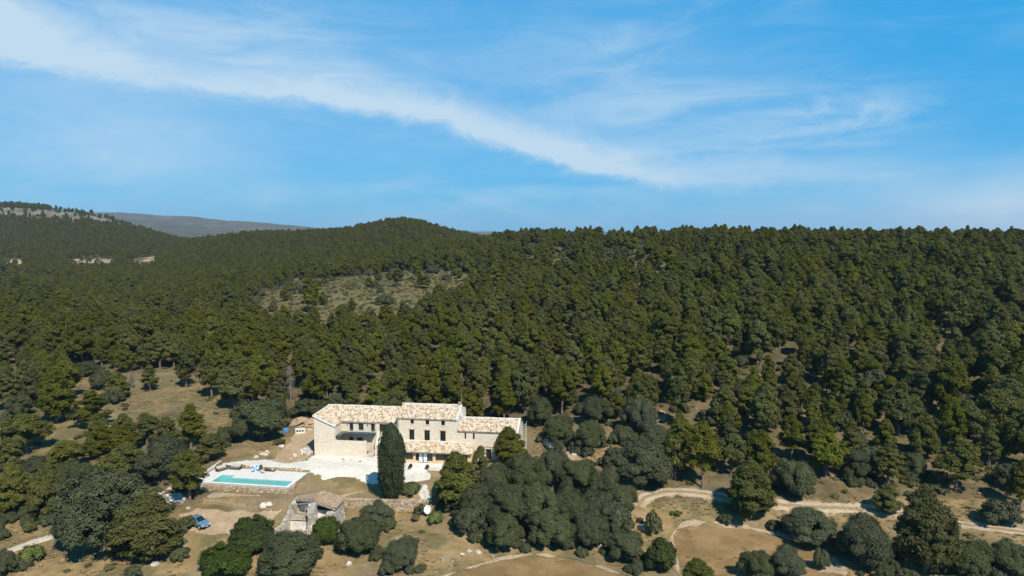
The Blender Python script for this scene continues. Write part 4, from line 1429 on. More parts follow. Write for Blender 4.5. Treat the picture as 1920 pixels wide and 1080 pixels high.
# ---------------------------------------------------------------- walls, fence, dish
rtw = empty('retaining_wall', (0, 0, 0))
tag(rtw, 'long dry stone retaining wall below the cypress', 'wall')
q = MB()
wl = [(-30.2, 111.3), (-26.0, 110.75), (-21.5, 110.5), (-17.5, 110.4), (-13.9, 110.25)]
for i in range(len(wl) - 1):
    z0, z1 = -1.35, -1.4
    rubble(q, wl[i], wl[i + 1], -3.3, z0, z1, 0.55, 0.4, 0.19, 20 + i, (1, 0), 1, True)
q.build('stonework', [M['stone'], M['stone']], rtw)['kind'] = 'stuff'

fn_ = empty('picket_fence', (0, 0, 0))
tag(fn_, 'rustic cane picket fence on the slope below the pool', 'fence')
f0, f1 = spot(381, 944), spot(461, 955)
pk = MB(); pk.tube((0, 0, 0), (0.02, 0.01, 1.05), 0.04, 0.025, 5)
pk_me = pk.mesh('picket', M['cane'])
NP = 36
for k in range(NP):
    t = k / (NP - 1)
    x, y = f0[0] + (f1[0] - f0[0]) * t, f0[1] + (f1[1] - f0[1]) * t + 0.15 * math.sin(t * 5)
    p = link('picket', pk_me, fn_)
    p.location = gpoint(x, y, -0.08)
    p.rotation_euler = (rnd.uniform(-0.1, 0.1), rnd.uniform(-0.1, 0.1), rnd.uniform(0, 6))
    p.scale = (rnd.uniform(0.8, 1.2), rnd.uniform(0.8, 1.2), rnd.uniform(0.85, 1.15))
q = MB()
prev = None
for k in range(13):
    t = k / 12
    x, y = f0[0] + (f1[0] - f0[0]) * t, f0[1] + (f1[1] - f0[1]) * t + 0.15 * math.sin(t * 5)
    p = gpoint(x, y, 0.55)
    if prev:
        q.tube(prev, p, 0.02, n=4)
    prev = p
q.build('rail', M['cane'], fn_)

dish = empty('satellite_dish', gpoint(-13.6, 108.0), 0)
tag(dish, 'white satellite dish on a short post at the end of the stone wall', 'satellite dish')
q = MB(); q.tube((0, 0, -0.2), (0, 0, 1.0), 0.05, n=8); q.build('post', M['grey_metal'], dish)
q = MB()
rings, seg = 6, 24
dm = Matrix.Translation((0, -0.12, 1.2)) @ Matrix.Rotation(R(-12), 4, 'Z') @ Matrix.Rotation(R(62), 4, 'X')
vs = []
for i in range(rings + 1):
    rr_ = i / rings
    for k in range(seg):
        t = 2 * math.pi * k / seg
        vs.append(tuple(dm @ Vector((0.60 * rr_ * math.cos(t), 0.72 * rr_ * math.sin(t), 0.14 * rr_ * rr_ - 0.14))))
fs = []
for i in range(rings):
    for k in range(seg):
        fs.append((i * seg + k, i * seg + (k + 1) % seg, (i + 1) * seg + (k + 1) % seg, (i + 1) * seg + k))
q.add(vs, fs)
q.add([tuple(Vector(v) - (dm.to_3x3() @ Vector((0, 0, 0.02)))) for v in vs], [f[::-1] for f in fs])
q.build('reflector', M['white_paint'], dish, True)
q = MB()
tip = dm @ Vector((0, -0.2, 0.62))
q.tube(dm @ Vector((0, -0.7, 0.0)), tip, 0.02, n=5)
q.build('feed_arm', M['grey_metal'], dish)
q = MB(); q.box(tip, (0.12, 0.12, 0.16)); q.build('receiver', M['white_paint'], dish)

# paving stones of the garden path
pth = empty('stepping_path', (0, 0, 0))
tag(pth, 'short white flagstone path leading down to the stone wall', 'path')
c0, c1 = spot(800, 940), spot(791, 911)
for k in range(12):
    t = k / 11
    for s in (-0.45, 0.45):
        x = c0[0] + (c1[0] - c0[0]) * t + s + rnd.uniform(-0.08, 0.08)
        y = c0[1] + (c1[1] - c0[1]) * t + rnd.uniform(-0.06, 0.06)
        q = MB(); q.box((0, 0, 0), (rnd.uniform(0.7, 0.85), rnd.uniform(0.5, 0.75), 0.12), 0, 0, 0.12)
        o = q.build('flagstone', M['white_gravel'], pth)
        o.location = gpoint(x, y, 0.06)
        o.rotation_euler = (0, 0, rnd.uniform(-0.2, 0.2))

# ---------------------------------------------------------------- the ruin
ro_ = spot(563, 1002)
ruin = empty('ruined_cottage', ro_, R(-6))
ruin.scale = (0.95, 0.95, 0.84)
tag(ruin, 'roofless front of a collapsed stone cottage with broken tile roof and fallen beams', 'ruin')
q = MB()
rubble(q, (-2.9, 4.6), (5.6, 4.6), -0.6, 4.3, 4.4, 0.5, 0.4, 0.24, 40)
rubble(q, (-2.6, -1.4), (-2.3, 1.6), -0.8, 1.9, 3.6, 0.55, 0.4, 0.24, 41)
rubble(q, (-2.3, 1.6), (-2.1, 4.4), -0.8, 4.3, 4.9, 0.55, 0.4, 0.24, 42)
rubble(q, (-4.2, -2.3), (-2.6, -1.5), -1.2, 1.0, 2.2, 0.6, 0.4, 0.24, 43)
rubble(q, (5.3, 0.2), (5.3, 4.4), -0.8, 4.3, 4.7, 0.6, 0.4, 0.24, 44)
rubble(q, (4.5, 0.1), (5.7, 0.1), -0.8, 4.4, 4.2, 0.55, 0.36, 0.24, 45)
rubble(q, (1.5, 0.0), (2.75, 0.0), -0.8, 5.6, 5.9, 0.6, 0.36, 0.24, 46)
rubble(q, (2.1, 0.3), (2.1, 4.4), -0.6, 5.7, 6.0, 0.5, 0.4, 0.24, 47)
rubble(q, (0.9, -0.9), (2.6, -0.5), -1.4, 0.9, 2.2, 0.7, 0.36, 0.24, 48)
q.build('stonework', [M['grey_stone'], M['grey_stone']], ruin)['kind'] = 'stuff'
q = MB()
q.bx(-2.05, 1.4, 0.95, 1.2, -0.8, 2.15)
q.bx(0.15, 1.4, 0.86, 0.949, -0.8, 1.9)
q.bx(-1.9, 1.8, 4.1, 4.33, 2.3, 3.9)
q.bx(2.37, 4.95, 1.5, 1.7, 1.41, 4.0)
q.bx(2.36, 2.5, 0.35, 1.49, 2.4, 4.9)
q.build('plastered_wall', M['old_plaster'], ruin)
q = MB()
q.bx(-2.0, 1.6, 1.21, 4.0, 2.2, 2.4)
q.bx(2.4, 5.0, 0.6, 2.95, 1.2, 1.4)
q.build('broken_floor', M['timber'], ruin)
for nm, p0, p1 in (('fallen_beam', (-1.9, 0.7, 2.5), (1.4, 0.9, 2.2)), ('fallen_beam', (0.1, 0.8, 2.3), (0.6, 1.2, 4.6)), ('fallen_beam', (2.3, -0.4, 2.0), (4.9, -0.1, 1.95)),
                   ('fallen_beam', (2.0, -0.9, 1.9), (3.6, -1.6, -0.1)), ('fallen_beam', (2.2, -1.0, 1.6), (3.2, -1.8, -0.2)), ('fallen_beam', (1.9, -0.9, 1.9), (2.2, -1.6, 0.0)),
                   ('fallen_beam', (-3.2, -1.4, 2.2), (-2.0, -1.2, 0.6)), ('fallen_beam', (2.7, 0.2, 2.2), (3.1, -0.1, 1.5)), ('fallen_beam', (-4.9, -2.2, 1.2), (-3.4, -2.0, 1.5)),
                   ('fallen_beam', (2.9, 0.2, 1.55), (4.9, 0.3, 1.6))):
    b_ = MB()
    v0, v1 = Vector(p0), Vector(p1)
    b_.tube(v0, v1, 0.10, 0.08, 5)
    b_.build(nm, M['timber'], ruin)
lp_ = MB()
lp_.add([(2.3, 0.6, 6.02), (2.3, 4.9, 6.1), (-2.4, 4.9, 4.75), (-2.2, 3.3, 4.75), (0.2, 1.8, 5.4)], [(0, 1, 2, 3, 4)])
lp_.add([(2.3, 0.6, 5.88), (2.3, 4.9, 5.96), (-2.4, 4.9, 4.6), (-2.2, 3.3, 4.6), (0.2, 1.8, 5.26)], [(4, 3, 2, 1, 0)])
lp_.add([(2.3, 0.1, 6.02), (5.7, 0.3, 4.75), (5.9, 4.9, 4.75), (2.3, 4.9, 6.1)], [(0, 1, 2, 3)])
lp_.add([(2.3, 0.1, 5.9), (5.7, 0.3, 4.63), (5.9, 4.9, 4.63), (2.3, 4.9, 5.98)], [(3, 2, 1, 0)])
rr_o = lp_.build('roof', M['timber'], ruin)
tt = roof_sheet('tile_covering', rr_o, lambda s, t: (-2.5 + t, 0.5 + s, 4.76 + t * 0.268), 4.6, 4.85,
                lambda s, t: (s > 3.2 - t * 0.55 + 0.45 * np.sin(t * 7)), tw=0.26, th=0.5, seed=61, mat='old_tile')
tt['kind'] = 'stuff'
tt = roof_sheet('tile_covering', rr_o, lambda s, t: (5.95 - t, 0.05 + s, 4.80 + t * 0.355), 4.9, 3.7, lambda s, t: (s > 0.25 + 0.2 * np.sin(t * 6)), tw=0.26, th=0.5, seed=62, mat='old_tile')
tt['kind'] = 'stuff'
for k in range(2):
    b_ = MB()
    b_.tube((2.3 + (-4.5 if k == 0 else 3.5), 0.35 + (1.3 if k == 0 else 0.0), 4.66), (2.3, 0.3, 5.9), 0.09, 0.09, 5)
    b_.build('rafter', M['timber'], ruin)


# ---------------------------------------------------------------- cars
def car(loc, rz, paint, label):
    r = empty('parked_car', loc, rz)
    tag(r, label, 'car')
    stn = [(-1.93, .64, .40, .78), (-1.84, .76, .30, .93), (-1.3, .81, .24, .96), (-.4, .825, .22, .94), (.55, .825, .22, .91), (1.1, .815, .23, .83), (1.6, .77, .27, .74), (1.86, .68, .32, .64), (1.94, .55, .38, .56)]
    q = MB()
    vs = []
    for (x, w_, zb, zt) in stn:
        vs += [(x, -w_ * .86, zb), (x, -w_, zb + .12), (x, -w_, zt - .14), (x, -w_ * .9, zt), (x, w_ * .9, zt), (x, w_, zt - .14), (x, w_, zb + .12), (x, w_ * .86, zb)]
    fs = []
    for i in range(len(stn) - 1):
        for k in range(8):
            fs.append((i * 8 + k, (i + 1) * 8 + k, (i + 1) * 8 + (k + 1) % 8, i * 8 + (k + 1) % 8))
    fs += [tuple(range(8)), tuple(range((len(stn) - 1) * 8, len(stn) * 8))[::-1]]
    q.add(vs, fs)
    B = [(-1.78, .72, .93), (.72, .74, .89)]
    T = [(-1.40, .55, 1.40), (-.22, .57, 1.43)]
    g = [(B[0][0], -B[0][1], B[0][2]), (B[1][0], -B[1][1], B[1][2]), (B[1][0], B[1][1], B[1][2]), (B[0][0], B[0][1], B[0][2]),
         (T[0][0], -T[0][1], T[0][2]), (T[1][0], -T[1][1], T[1][2]), (T[1][0], T[1][1], T[1][2]), (T[0][0], T[0][1], T[0][2])]
    q.add(g, [(0, 1, 5, 4), (1, 2, 6, 5), (2, 3, 7, 6), (3, 0, 4, 7), (4, 5, 6, 7)])
    body = q.build('body', paint, r)
    bv = body.modifiers.new('bevel', 'BEVEL')
    bv.width = 0.035
    bv.segments = 2
    bv.limit_method = 'ANGLE'

    def pane(name, i, j, k, l, u0, u1, v0, v1):
        a, b, c, d = (Vector(g[n_]) for n_ in (i, j, k, l))
        nrm = (b - a).cross(d - a).normalized()
        def bil(u, v):
            return (a * (1 - u) + b * u) * (1 - v) + (d * (1 - u) + c * u) * v + nrm * 0.012
        p = MB()
        p.add([tuple(bil(u, v)) for u, v in ((u0, v0), (u1, v0), (u1, v1), (u0, v1))], [(0, 1, 2, 3)])
        p.build(name, M['car_glass'], r)
    pane('windscreen', 1, 2, 6, 5, .07, .93, .08, .93)
    pane('rear_window', 3, 0, 4, 7, .08, .92, .18, .9)
    for (i, j, k, l, fl_) in ((0, 1, 5, 4, 0), (2, 3, 7, 6, 1)):
        if not fl_:
            pane('side_window', i, j, k, l, .08, .46, .14, .9)
            pane('side_window', i, j, k, l, .50, .93, .14, .9)
        else:
            pane('side_window', i, j, k, l, .07, .50, .14, .9)
            pane('side_window', i, j, k, l, .54, .92, .14, .9)
    for x in (-1.2, 1.22):
        for s in (-1, 1):
            tq = MB()
            tq.tube((x, s * .66, .29), (x, s * .84, .29), .29, n=18)
            ty = tq.build('wheel', M['rubber'], r)
            rq = MB()
            rq.tube((x, s * .80, .29), (x, s * .853, .29), .18, n=12)
            rq.build('rim', M['grey_metal'], ty)
            aq = MB()
            aq.tube((x, s * .70, .33), (x, s * .828, .33), .36, n=18)
            aq.build('wheel_arch', M['rubber'], r)
    for s in (-1, 1):
        hq = MB(); hq.box((1.83, s * .52, .60), (.16, .26, .13), s * -0.25); hq.build('headlight', M['lamp_glass'], r)
        hq = MB(); hq.box((-1.86, s * .62, .74), (.1, .18, .26)); hq.build('tail_light', M['red_glass'], r)
        hq = MB(); hq.box((.52, s * .86, .95), (.1, .16, .11)); hq.build('mirror', M['rubber'], r)
        hq = MB(); hq.box((-.35, s * .83, .80), (.16, .03, .04)); hq.build('door_handle', M['rubber'], r)
    hq = MB(); hq.bx(1.80, 1.975, -.6, .6, .34, .46); hq.build('bumper', M['rubber'], r)
    hq = MB(); hq.bx(-1.985, -1.82, -.62, .62, .40, .54); hq.build('bumper', M['rubber'], r)
    hq = MB(); hq.bx(1.977, 1.985, -.26, .26, .36, .45); hq.build('number_plate', M['white_paint'], r)
    hq = MB(); hq.bx(1.86, 1.95, -.34, .34, .50, .57); hq.build('grille', M['rubber'], r)
    return r


cs = spot(374, 986)
car(gpoint(cs[0], cs[1], 0.02), R(-33), M['car_blue'], 'blue grey hatchback parked on bare earth below the picket fence')
cs2 = spot(1030, 838)
car(gpoint(cs2[0], cs2[1], 0.02), R(-72), M['car_dark'], 'dark teal car half hidden by oaks to the right of the house')

# ---------------------------------------------------------------- builder's odds and ends left of the house
wc = empty('white_panel_crate', gpoint(*spot(563, 812)[:2]), R(12))
tag(wc, 'white framed crate with dark openings beside the sandy drive', 'crate')
q = MB()
wall_panel(q, -0.95, 0.95, 0, 0.95, -0.35, [(-0.75, -0.3, 0.3, 0.72), (-0.15, 0.2, 0.3, 0.72), (0.35, 0.7, 0.3, 0.72)], 0.2)
q.bx(-0.95, 0.95, -0.14, 0.4, 0, 0.95)
q.bx(-1.0, 1.0, -0.38, 0.43, 0.951, 1.02)
q.build('shell', M['white_paint'], wc)
for x0, x1 in ((-0.75, -0.3), (-0.15, 0.2), (0.35, 0.7)):
    q = MB(); q.bx(x0, x1, -0.17, -0.15, 0.3, 0.72); q.build('pane', M['glass'], wc)
pl_at = spot(580, 806)
for k, (dx, dy, dz, lab) in enumerate(((0, 0, 0.05, 'pale plank lying on the drive beside the house corner'), (0.1, 2.6, 0.6, 'yellow timber beam on the spoil behind the white crate'), (0.3, 3.4, 1.3, 'upper yellow beam against the earth spoil heap'))):
    q = MB(); q.box((0, 0, 0.12), (2.2 - 0.3 * k, 0.3, 0.22))
    o = q.build('timber_beam', M['new_timber'] if k else M['cushion'])
    o.location = gpoint(pl_at[0] + dx - 0.3, pl_at[1] + dy, 0.02)
    o.rotation_euler = (0, 0, R(4))
    tag(o, lab, 'beam', 'timber beside the house')


def heap(name, loc, size, mat, label, cat, seed, lump=0.3, sub=3, group=None):
    """an uneven rounded lump: spoil, boulder, crumpled sheet"""
    import bmesh
    bm = bmesh.new()
    bmesh.ops.create_icosphere(bm, subdivisions=sub, radius=1.0)
    for v in bm.verts:
        p = np.array(v.co)
        k = 1 + lump * float(fbm(p[0] * 1.7 + seed * 3.1 + p[2], p[1] * 1.7 - seed + p[2] * 0.7, seed, 3))
        v.co = Vector((p[0] * k * size[0], p[1] * k * size[1], max(p[2], -0.35) * k * size[2]))
    me_ = bpy.data.meshes.new(name)
    bm.to_mesh(me_)
    bm.free()
    me_.materials.append(mat)
    o = link(name, me_)
    o.location = loc
    o.rotation_euler = (0, 0, seed * 1.3)
    return tag(o, label, cat, group)


heap('spoil_heap', gpoint(*spot(562, 796)[:2], 0.3), (2.6, 1.5, 1.0), M['earth'], 'sandy spoil heap behind the white crate', 'heap', 2, 0.95)
heap('spoil_heap', gpoint(*spot(583, 797)[:2], 0.3), (1.7, 1.2, 1.0), M['earth'], 'small brown spoil heap touching the house corner', 'heap', 3, 0.95)
heap('tarpaulin', gpoint(*spot(536, 809)[:2], 0.2), (0.8, 0.6, 0.6), M['blue_cloth'], 'bright blue sheet under the oak beside the drive', 'sheet', 4, 0.8)
heap('tarpaulin', gpoint(*spot(334, 941)[:2], 0.15), (1.0, 0.7, 0.22), M['tarp'], 'dull blue tarpaulin on white spoil beside the pool pine', 'sheet', 5, 0.8)
heap('gypsum_heap', gpoint(*spot(493, 951)[:2], 0.15), (0.6, 0.5, 0.6), M['white_gravel'], 'white heap beside the track, left one of the pair', 'heap', 6, 0.6, 3, 'white heaps by the ruin')
heap('gypsum_heap', gpoint(*spot(504, 948)[:2], 0.15), (0.5, 0.45, 0.5), M['white_gravel'], 'white heap beside the track, right one of the pair', 'heap', 7, 0.6, 3, 'white heaps by the ruin')
BOULD = [(570, 850, .75, 'grey boulder left of the house corner, leftmost of the pile'), (578, 852, 1.0, 'largest pale boulder against the left house corner'), (575, 844, .8, 'upper grey boulder of the pile by the house corner'),
         (567, 845, .6, 'small boulder on top of the pile by the house corner'), (553, 855, .6, 'flat white boulder on the sandy drive'), (545, 861, .35, 'small white stone at the foot of the sandy drive'),
         (500, 849, .6, 'pale boulder edging the yard, topmost of the row'), (492, 853, .7, 'pale boulder edging the yard, second of the row'), (480, 858, .5, 'pale boulder edging the yard, lowest of the row'),
         (528, 838, .55, 'white boulder at the edge of the oak by the drive'), (302, 925, .55, 'pale boulder left of the white spoil patch'), (318, 918, .6, 'large pale boulder behind the white spoil patch'),
         (328, 914, .7, 'grey boulder behind the white spoil patch, rightmost'), (352, 954, .4, 'pale boulder above the parked blue car'), (372, 966, .28, 'small cream stone just behind the blue car'),
         (655, 1058, .5, 'lone pale stone in dry grass at the bottom edge'), (1076, 854, .6, 'white boulder on the earth bank behind the oaks'), (1064, 858, .4, 'smaller white stone on the earth bank behind the oaks'),
         (1207, 992, .9, 'grey rock below the thin shrub near the field'), (1220, 988, .7, 'pale grey rock beside the field margin'), (1125, 1026, .5, 'pale rock under the last oak of the big clump'),
         (1120, 868, .6, 'pale rock on bare soil right of the big oaks'), (1105, 894, .7, 'cream rock showing between the big oaks'), (290, 1058, .5, 'grey stone below the lower left pine'),
         (868, 1040, .4, 'pale stone in the stony grass left of the bottom field'), (880, 1034, .45, 'pale stone in the stony grass, near the big oaks'), (896, 1036, .5, 'broad stone in the stony grass beside the big oaks'),
         (1660, 955, .5, 'pale rock at the edge of the track near the tall pine'), (1895, 978, .6, 'pale rock heap above the track at the right edge'), (1905, 972, .5, 'upper pale rock above the track at the right edge')]
for i, (px, py, s, lab) in enumerate(BOULD):
    p = spot(px, py)
    heap('boulder', gpoint(p[0], p[1], 0.1 * s), (s * rnd.uniform(.8, 1.2), s * rnd.uniform(.7, 1.0), s * rnd.uniform(.5, .8)), M['boulder'] if i % 3 else M['grey_stone'], lab, 'boulder', 10 + i, 0.7, 2, 'boulders')

# ---------------------------------------------------------------- trees
def unit(v):
    return v / (np.linalg.norm(v, axis=-1, keepdims=True) + 1e-9)


def leaf_faces(C, N, size, r, aspect=0.6):
    """a small rhombic face at every centre C, facing N"""
    n = len(C)
    t = unit(np.cross(N, r.normal(size=(n, 3))))
    b = np.cross(N, t)
    s = (size if np.ndim(size) == 0 else np.asarray(size)[:, None]) * r.uniform(0.7, 1.3, (n, 1))
    bend = N * s * 0.25
    V = np.stack([C - t * s, C - b * s * aspect + bend * 0.5, C + t * s, C + b * s * aspect + bend * 0.5], 1)
    return V.reshape(-1, 3)


def needle_faces(C, N, size, r):
    """a narrow upright triangle at every centre C: one brush of needles"""
    n = len(C)
    t = unit(np.cross(N, r.normal(size=(n, 3))))
    b = unit(np.cross(N, t) + N * 0.45)
    s = (size if np.ndim(size) == 0 else np.asarray(size)[:, None]) * r.uniform(0.7, 1.3, (n, 1))
    V = np.stack([C - t * s * 0.75 - b * s * 0.6, C + t * s * 0.75 - b * s * 0.6, C + b * s * 1.2], 1)
    return V.reshape(-1, 3)


def clump_points(c, rad, n, r, flat=0.7, low=-0.45, out=None, soft=0.3, pull=0.5):
    d = unit(r.normal(size=(n * 3, 3)))
    d = d[d[:, 2] > low][:n]
    k = r.uniform(0.74, 1.05, (len(d), 1))
    P = c + d * k * np.array([rad, rad, rad * flat])
    N = d * np.array([1, 1, 1 / flat])
    if out is not None:
        N = unit(N) + unit(out) * pull
    N = unit(unit(N) + r.normal(size=d.shape) * soft + np.array([0, 0, 0.2]))
    # a few broad faces inside keep the lobe from being see-through
    m = max(3, n // 12)
    d2 = unit(r.normal(size=(m, 3)))
    P2 = c + d2 * np.array([rad, rad, rad * flat]) * 0.5
    return np.concatenate([P, P2]), np.concatenate([N, unit(d2 + np.array([0, 0, 0.3]))]), np.concatenate([np.ones(len(P)), np.full(m, rad * 2.2)])


def finish_crown(name, Ps, Ns, Ss, size, r, mat, aspect=0.6, needles=False):
    P, N, S = np.concatenate(Ps), np.concatenate(Ns), np.concatenate(Ss)
    S = np.where(S == 1, size, S * 0.3)
    if needles:
        V = needle_faces(P, N, S, r)
        return np_mesh(name, V, np.arange(len(V)).reshape(-1, 3), mat)
    V = leaf_faces(P, N, S, r, aspect)
    return np_mesh(name, V, np.arange(len(V)).reshape(-1, 4), mat)


def trunk_mesh(name, pts, radii, branches, mat, n=6):
    q = MB()
    q.path(pts, radii, n)
    for a, b, ra in branches:
        q.tube(a, b, ra, ra * 0.4, 3, 0, False)
    return q.mesh(name, mat)


def spread(me_):
    co = np.empty(len(me_.vertices) * 3, np.float32)
    me_.vertices.foreach_get('co', co)
    co = co.reshape(-1, 3)
    rad = np.percentile(np.hypot(co[:, 0], co[:, 1]), 96)
    return float(2 * rad), float(np.percentile(co[:, 2], 99.6))


def pine_proto(seed, H, Rr, base, nc, nf, size, top=1.8, lean=0.0):
    r = np.random.default_rng(seed)
    Ps, Ns, Ss, br = [], [], [], []
    lx, ly = r.normal(size=2) * 0.03 * H + np.array([lean, 0])
    off = r.uniform(0, 6.28)
    for i in range(nc):
        s = ((i + r.uniform(0, 1)) / nc) ** 0.9
        prof = (1 - s ** top) ** 0.62 * (0.66 + 0.34 * min(1, s / 0.22))
        cr = Rr * r.uniform(0.21, 0.37) * (0.68 + 0.32 * prof)
        z = H * base + (H - H * base - cr * 0.55) * s
        ang = off + i * 2.4 + r.normal() * 0.35
        lob = 1 + 0.16 * math.sin(ang * 2 + seed) + 0.10 * math.sin(ang * 5 + seed * 2)
        rad = max(0, Rr * prof * lob - cr * 0.7) * (0.70 + 0.32 * math.sqrt(r.uniform()))
        if i % 5 == 4:
            rad *= 0.35
        c = np.array([math.cos(ang) * rad + lx * z / H, math.sin(ang) * rad + ly * z / H, z + r.normal() * 0.12])
        out = unit(np.array([c[0], c[1], (c[2] - H * (base + 0.30 * (1 - base))) * 1.1]))
        p, n, w_ = clump_points(c, cr, int(nf * (cr / (0.28 * Rr)) ** 1.7), r, 0.74, -0.35, out, 0.42, 1.2)
        Ps.append(p)
        Ns.append(n)
        Ss.append(w_)
        br.append(((lx * (z - 0.5) / H, ly * (z - 0.5) / H, max(z - 0.5 - 0.2 * rad, 0.5)), tuple(c), 0.045))
    # sparse dead twigs under the crown
    for k in range(7):
        a = r.uniform(0, 6.28)
        z = H * base * r.uniform(0.45, 1.0)
        br.append(((lx * z / H, ly * z / H, z), (math.cos(a) * Rr * 0.5, math.sin(a) * Rr * 0.5, z + r.uniform(-0.1, 0.5)), 0.03))
    cm_ = finish_crown('crown', Ps, Ns, Ss, size, r, M['pine'], 0.5, True)
    tm = trunk_mesh('trunk', [(0, 0, -0.5), (lx * .3, ly * .3, H * .3), (lx * .6, ly * .6, H * .6), (lx, ly, H * .9)], [0.022 * H, 0.018 * H, 0.012 * H, 0.004 * H], br, M['bark'])
    W, Hh = spread(cm_)
    return dict(crown=cm_, trunk=tm, H=Hh, W=W)


def oak_proto(seed, H, Rr, nc, nf, size, mat='oak', low=-0.25):
    r = np.random.default_rng(seed)
    Ps, Ns, Ss, br = [], [], [], []
    zc = H * 0.42
    for i in range(nc):
        # lobes spread over a dome, some standing out, some sunk
        k = (i + 0.5) / nc
        cz = 1 - k * (1 - low)
        ang = i * 2.39996 + r.normal() * 0.35
        rh = math.sqrt(max(0, 1 - cz * cz))
        wob = 1 + 0.13 * math.sin(ang * 2 + seed) + 0.09 * math.sin(ang * 3 + seed * 1.7)
        cr = Rr * r.uniform(0.20, 0.38) * (44 / max(nc, 44)) ** 0.4
        shell = r.choice([0.62, 0.85, 0.97, 1.06], p=[0.2, 0.3, 0.3, 0.2]) * wob
        c = np.array([math.cos(ang) * rh * (Rr - cr * 0.85) * shell, math.sin(ang) * rh * (Rr - cr * 0.85) * shell, zc + cz * (H - zc - cr * 0.7) * shell])
        if cz < 0:
            c[2] = max(zc + cz * zc * 1.2, cr * 0.5)
        out = unit(np.array([c[0], c[1], c[2] - zc * 0.6]))
        p, n, w_ = clump_points(c, cr, int(nf * (cr / (0.26 * Rr)) ** 1.7), r, 0.85, -0.5, out, 0.24)
        Ps.append(p)
        Ns.append(n)
        Ss.append(w_)
        br.append(((0, 0, H * 0.2), tuple(c), 0.05))
    cm_ = finish_crown('crown', Ps, Ns, Ss, size, r, M[mat], 0.62)
    tm = trunk_mesh('trunk', [(0, 0, -0.5), (0.05, 0.05, H * .3), (0.0, 0.1, H * .55)], [0.03 * H + .08, 0.03 * H, 0.02 * H], br, M['bark'])
    W, Hh = spread(cm_)
    return dict(crown=cm_, trunk=tm, H=Hh, W=W)


PINES = [pine_proto(1, 9.0, 2.7, 0.22, 58, 122, 0.13, 2.1), pine_proto(2, 9.9, 2.8, 0.32, 56, 125, 0.13, 2.7), pine_proto(3, 8.1, 2.8, 0.18, 54, 128, 0.13, 2.4),
         pine_proto(4, 9.5, 2.4, 0.24, 58, 112, 0.125, 1.8), pine_proto(5, 8.3, 3.0, 0.36, 50, 138, 0.135, 3.0), pine_proto(6, 6.0, 2.2, 0.14, 46, 120, 0.12, 2.1),
         pine_proto(7, 9.0, 2.7, 0.28, 54, 125, 0.13, 2.4, 0.5), pine_proto(8, 9.2, 2.6, 0.26, 52, 118, 0.125, 2.0, -0.4)]
BIGPINES = [pine_proto(11, 10.5, 3.5, 0.12, 96, 180, 0.13, 2.4), pine_proto(12, 11.0, 3.5, 0.2, 92, 180, 0.13, 2.4), pine_proto(13, 9.0, 3.4, 0.08, 96, 175, 0.13, 2.2)]
BIGOAKS = [oak_proto(25, 6.5, 4.0, 120, 230, 0.095)]
OAKS = [oak_proto(21, 6.5, 4.0, 40, 330, 0.115), oak_proto(22, 7.0, 3.8, 44, 310, 0.115), oak_proto(23, 5.5, 4.0, 38, 320, 0.115), oak_proto(24, 6.0, 3.6, 36, 330, 0.115)]
SMALLOAKS = [oak_proto(31, 4.2, 2.6, 34, 85, 0.17), oak_proto(32, 3.6, 2.7, 32, 85, 0.17)]
FIGS = [oak_proto(41, 5.0, 3.4, 56, 110, 0.20, 'fig'), oak_proto(42, 4.4, 3.2, 52, 110, 0.19, 'fig')]
SCRUB = [oak_proto(51, 1.3, 1.1, 14, 30, 0.13, 'scrub', -0.1), oak_proto(52, 1.0, 1.2, 13, 30, 0.13, 'scrub', -0.1)]
WEEDS = [oak_proto(55, 1.5, 1.6, 22, 40, 0.14, 'weeds', -0.1)]
POTS = [oak_proto(58, 0.9, 0.42, 16, 40, 0.06, 'fig', -0.5)]


def put_tree(name, proto, loc, sx, sz, rz, label, cat, group):
    r = empty(name, loc, rz)
    r.scale = (sx, sx, sz)
    link('trunk', proto['trunk'], r)
    link('crown', proto['crown'], r)
    tag(r, label, cat, group)
    return r


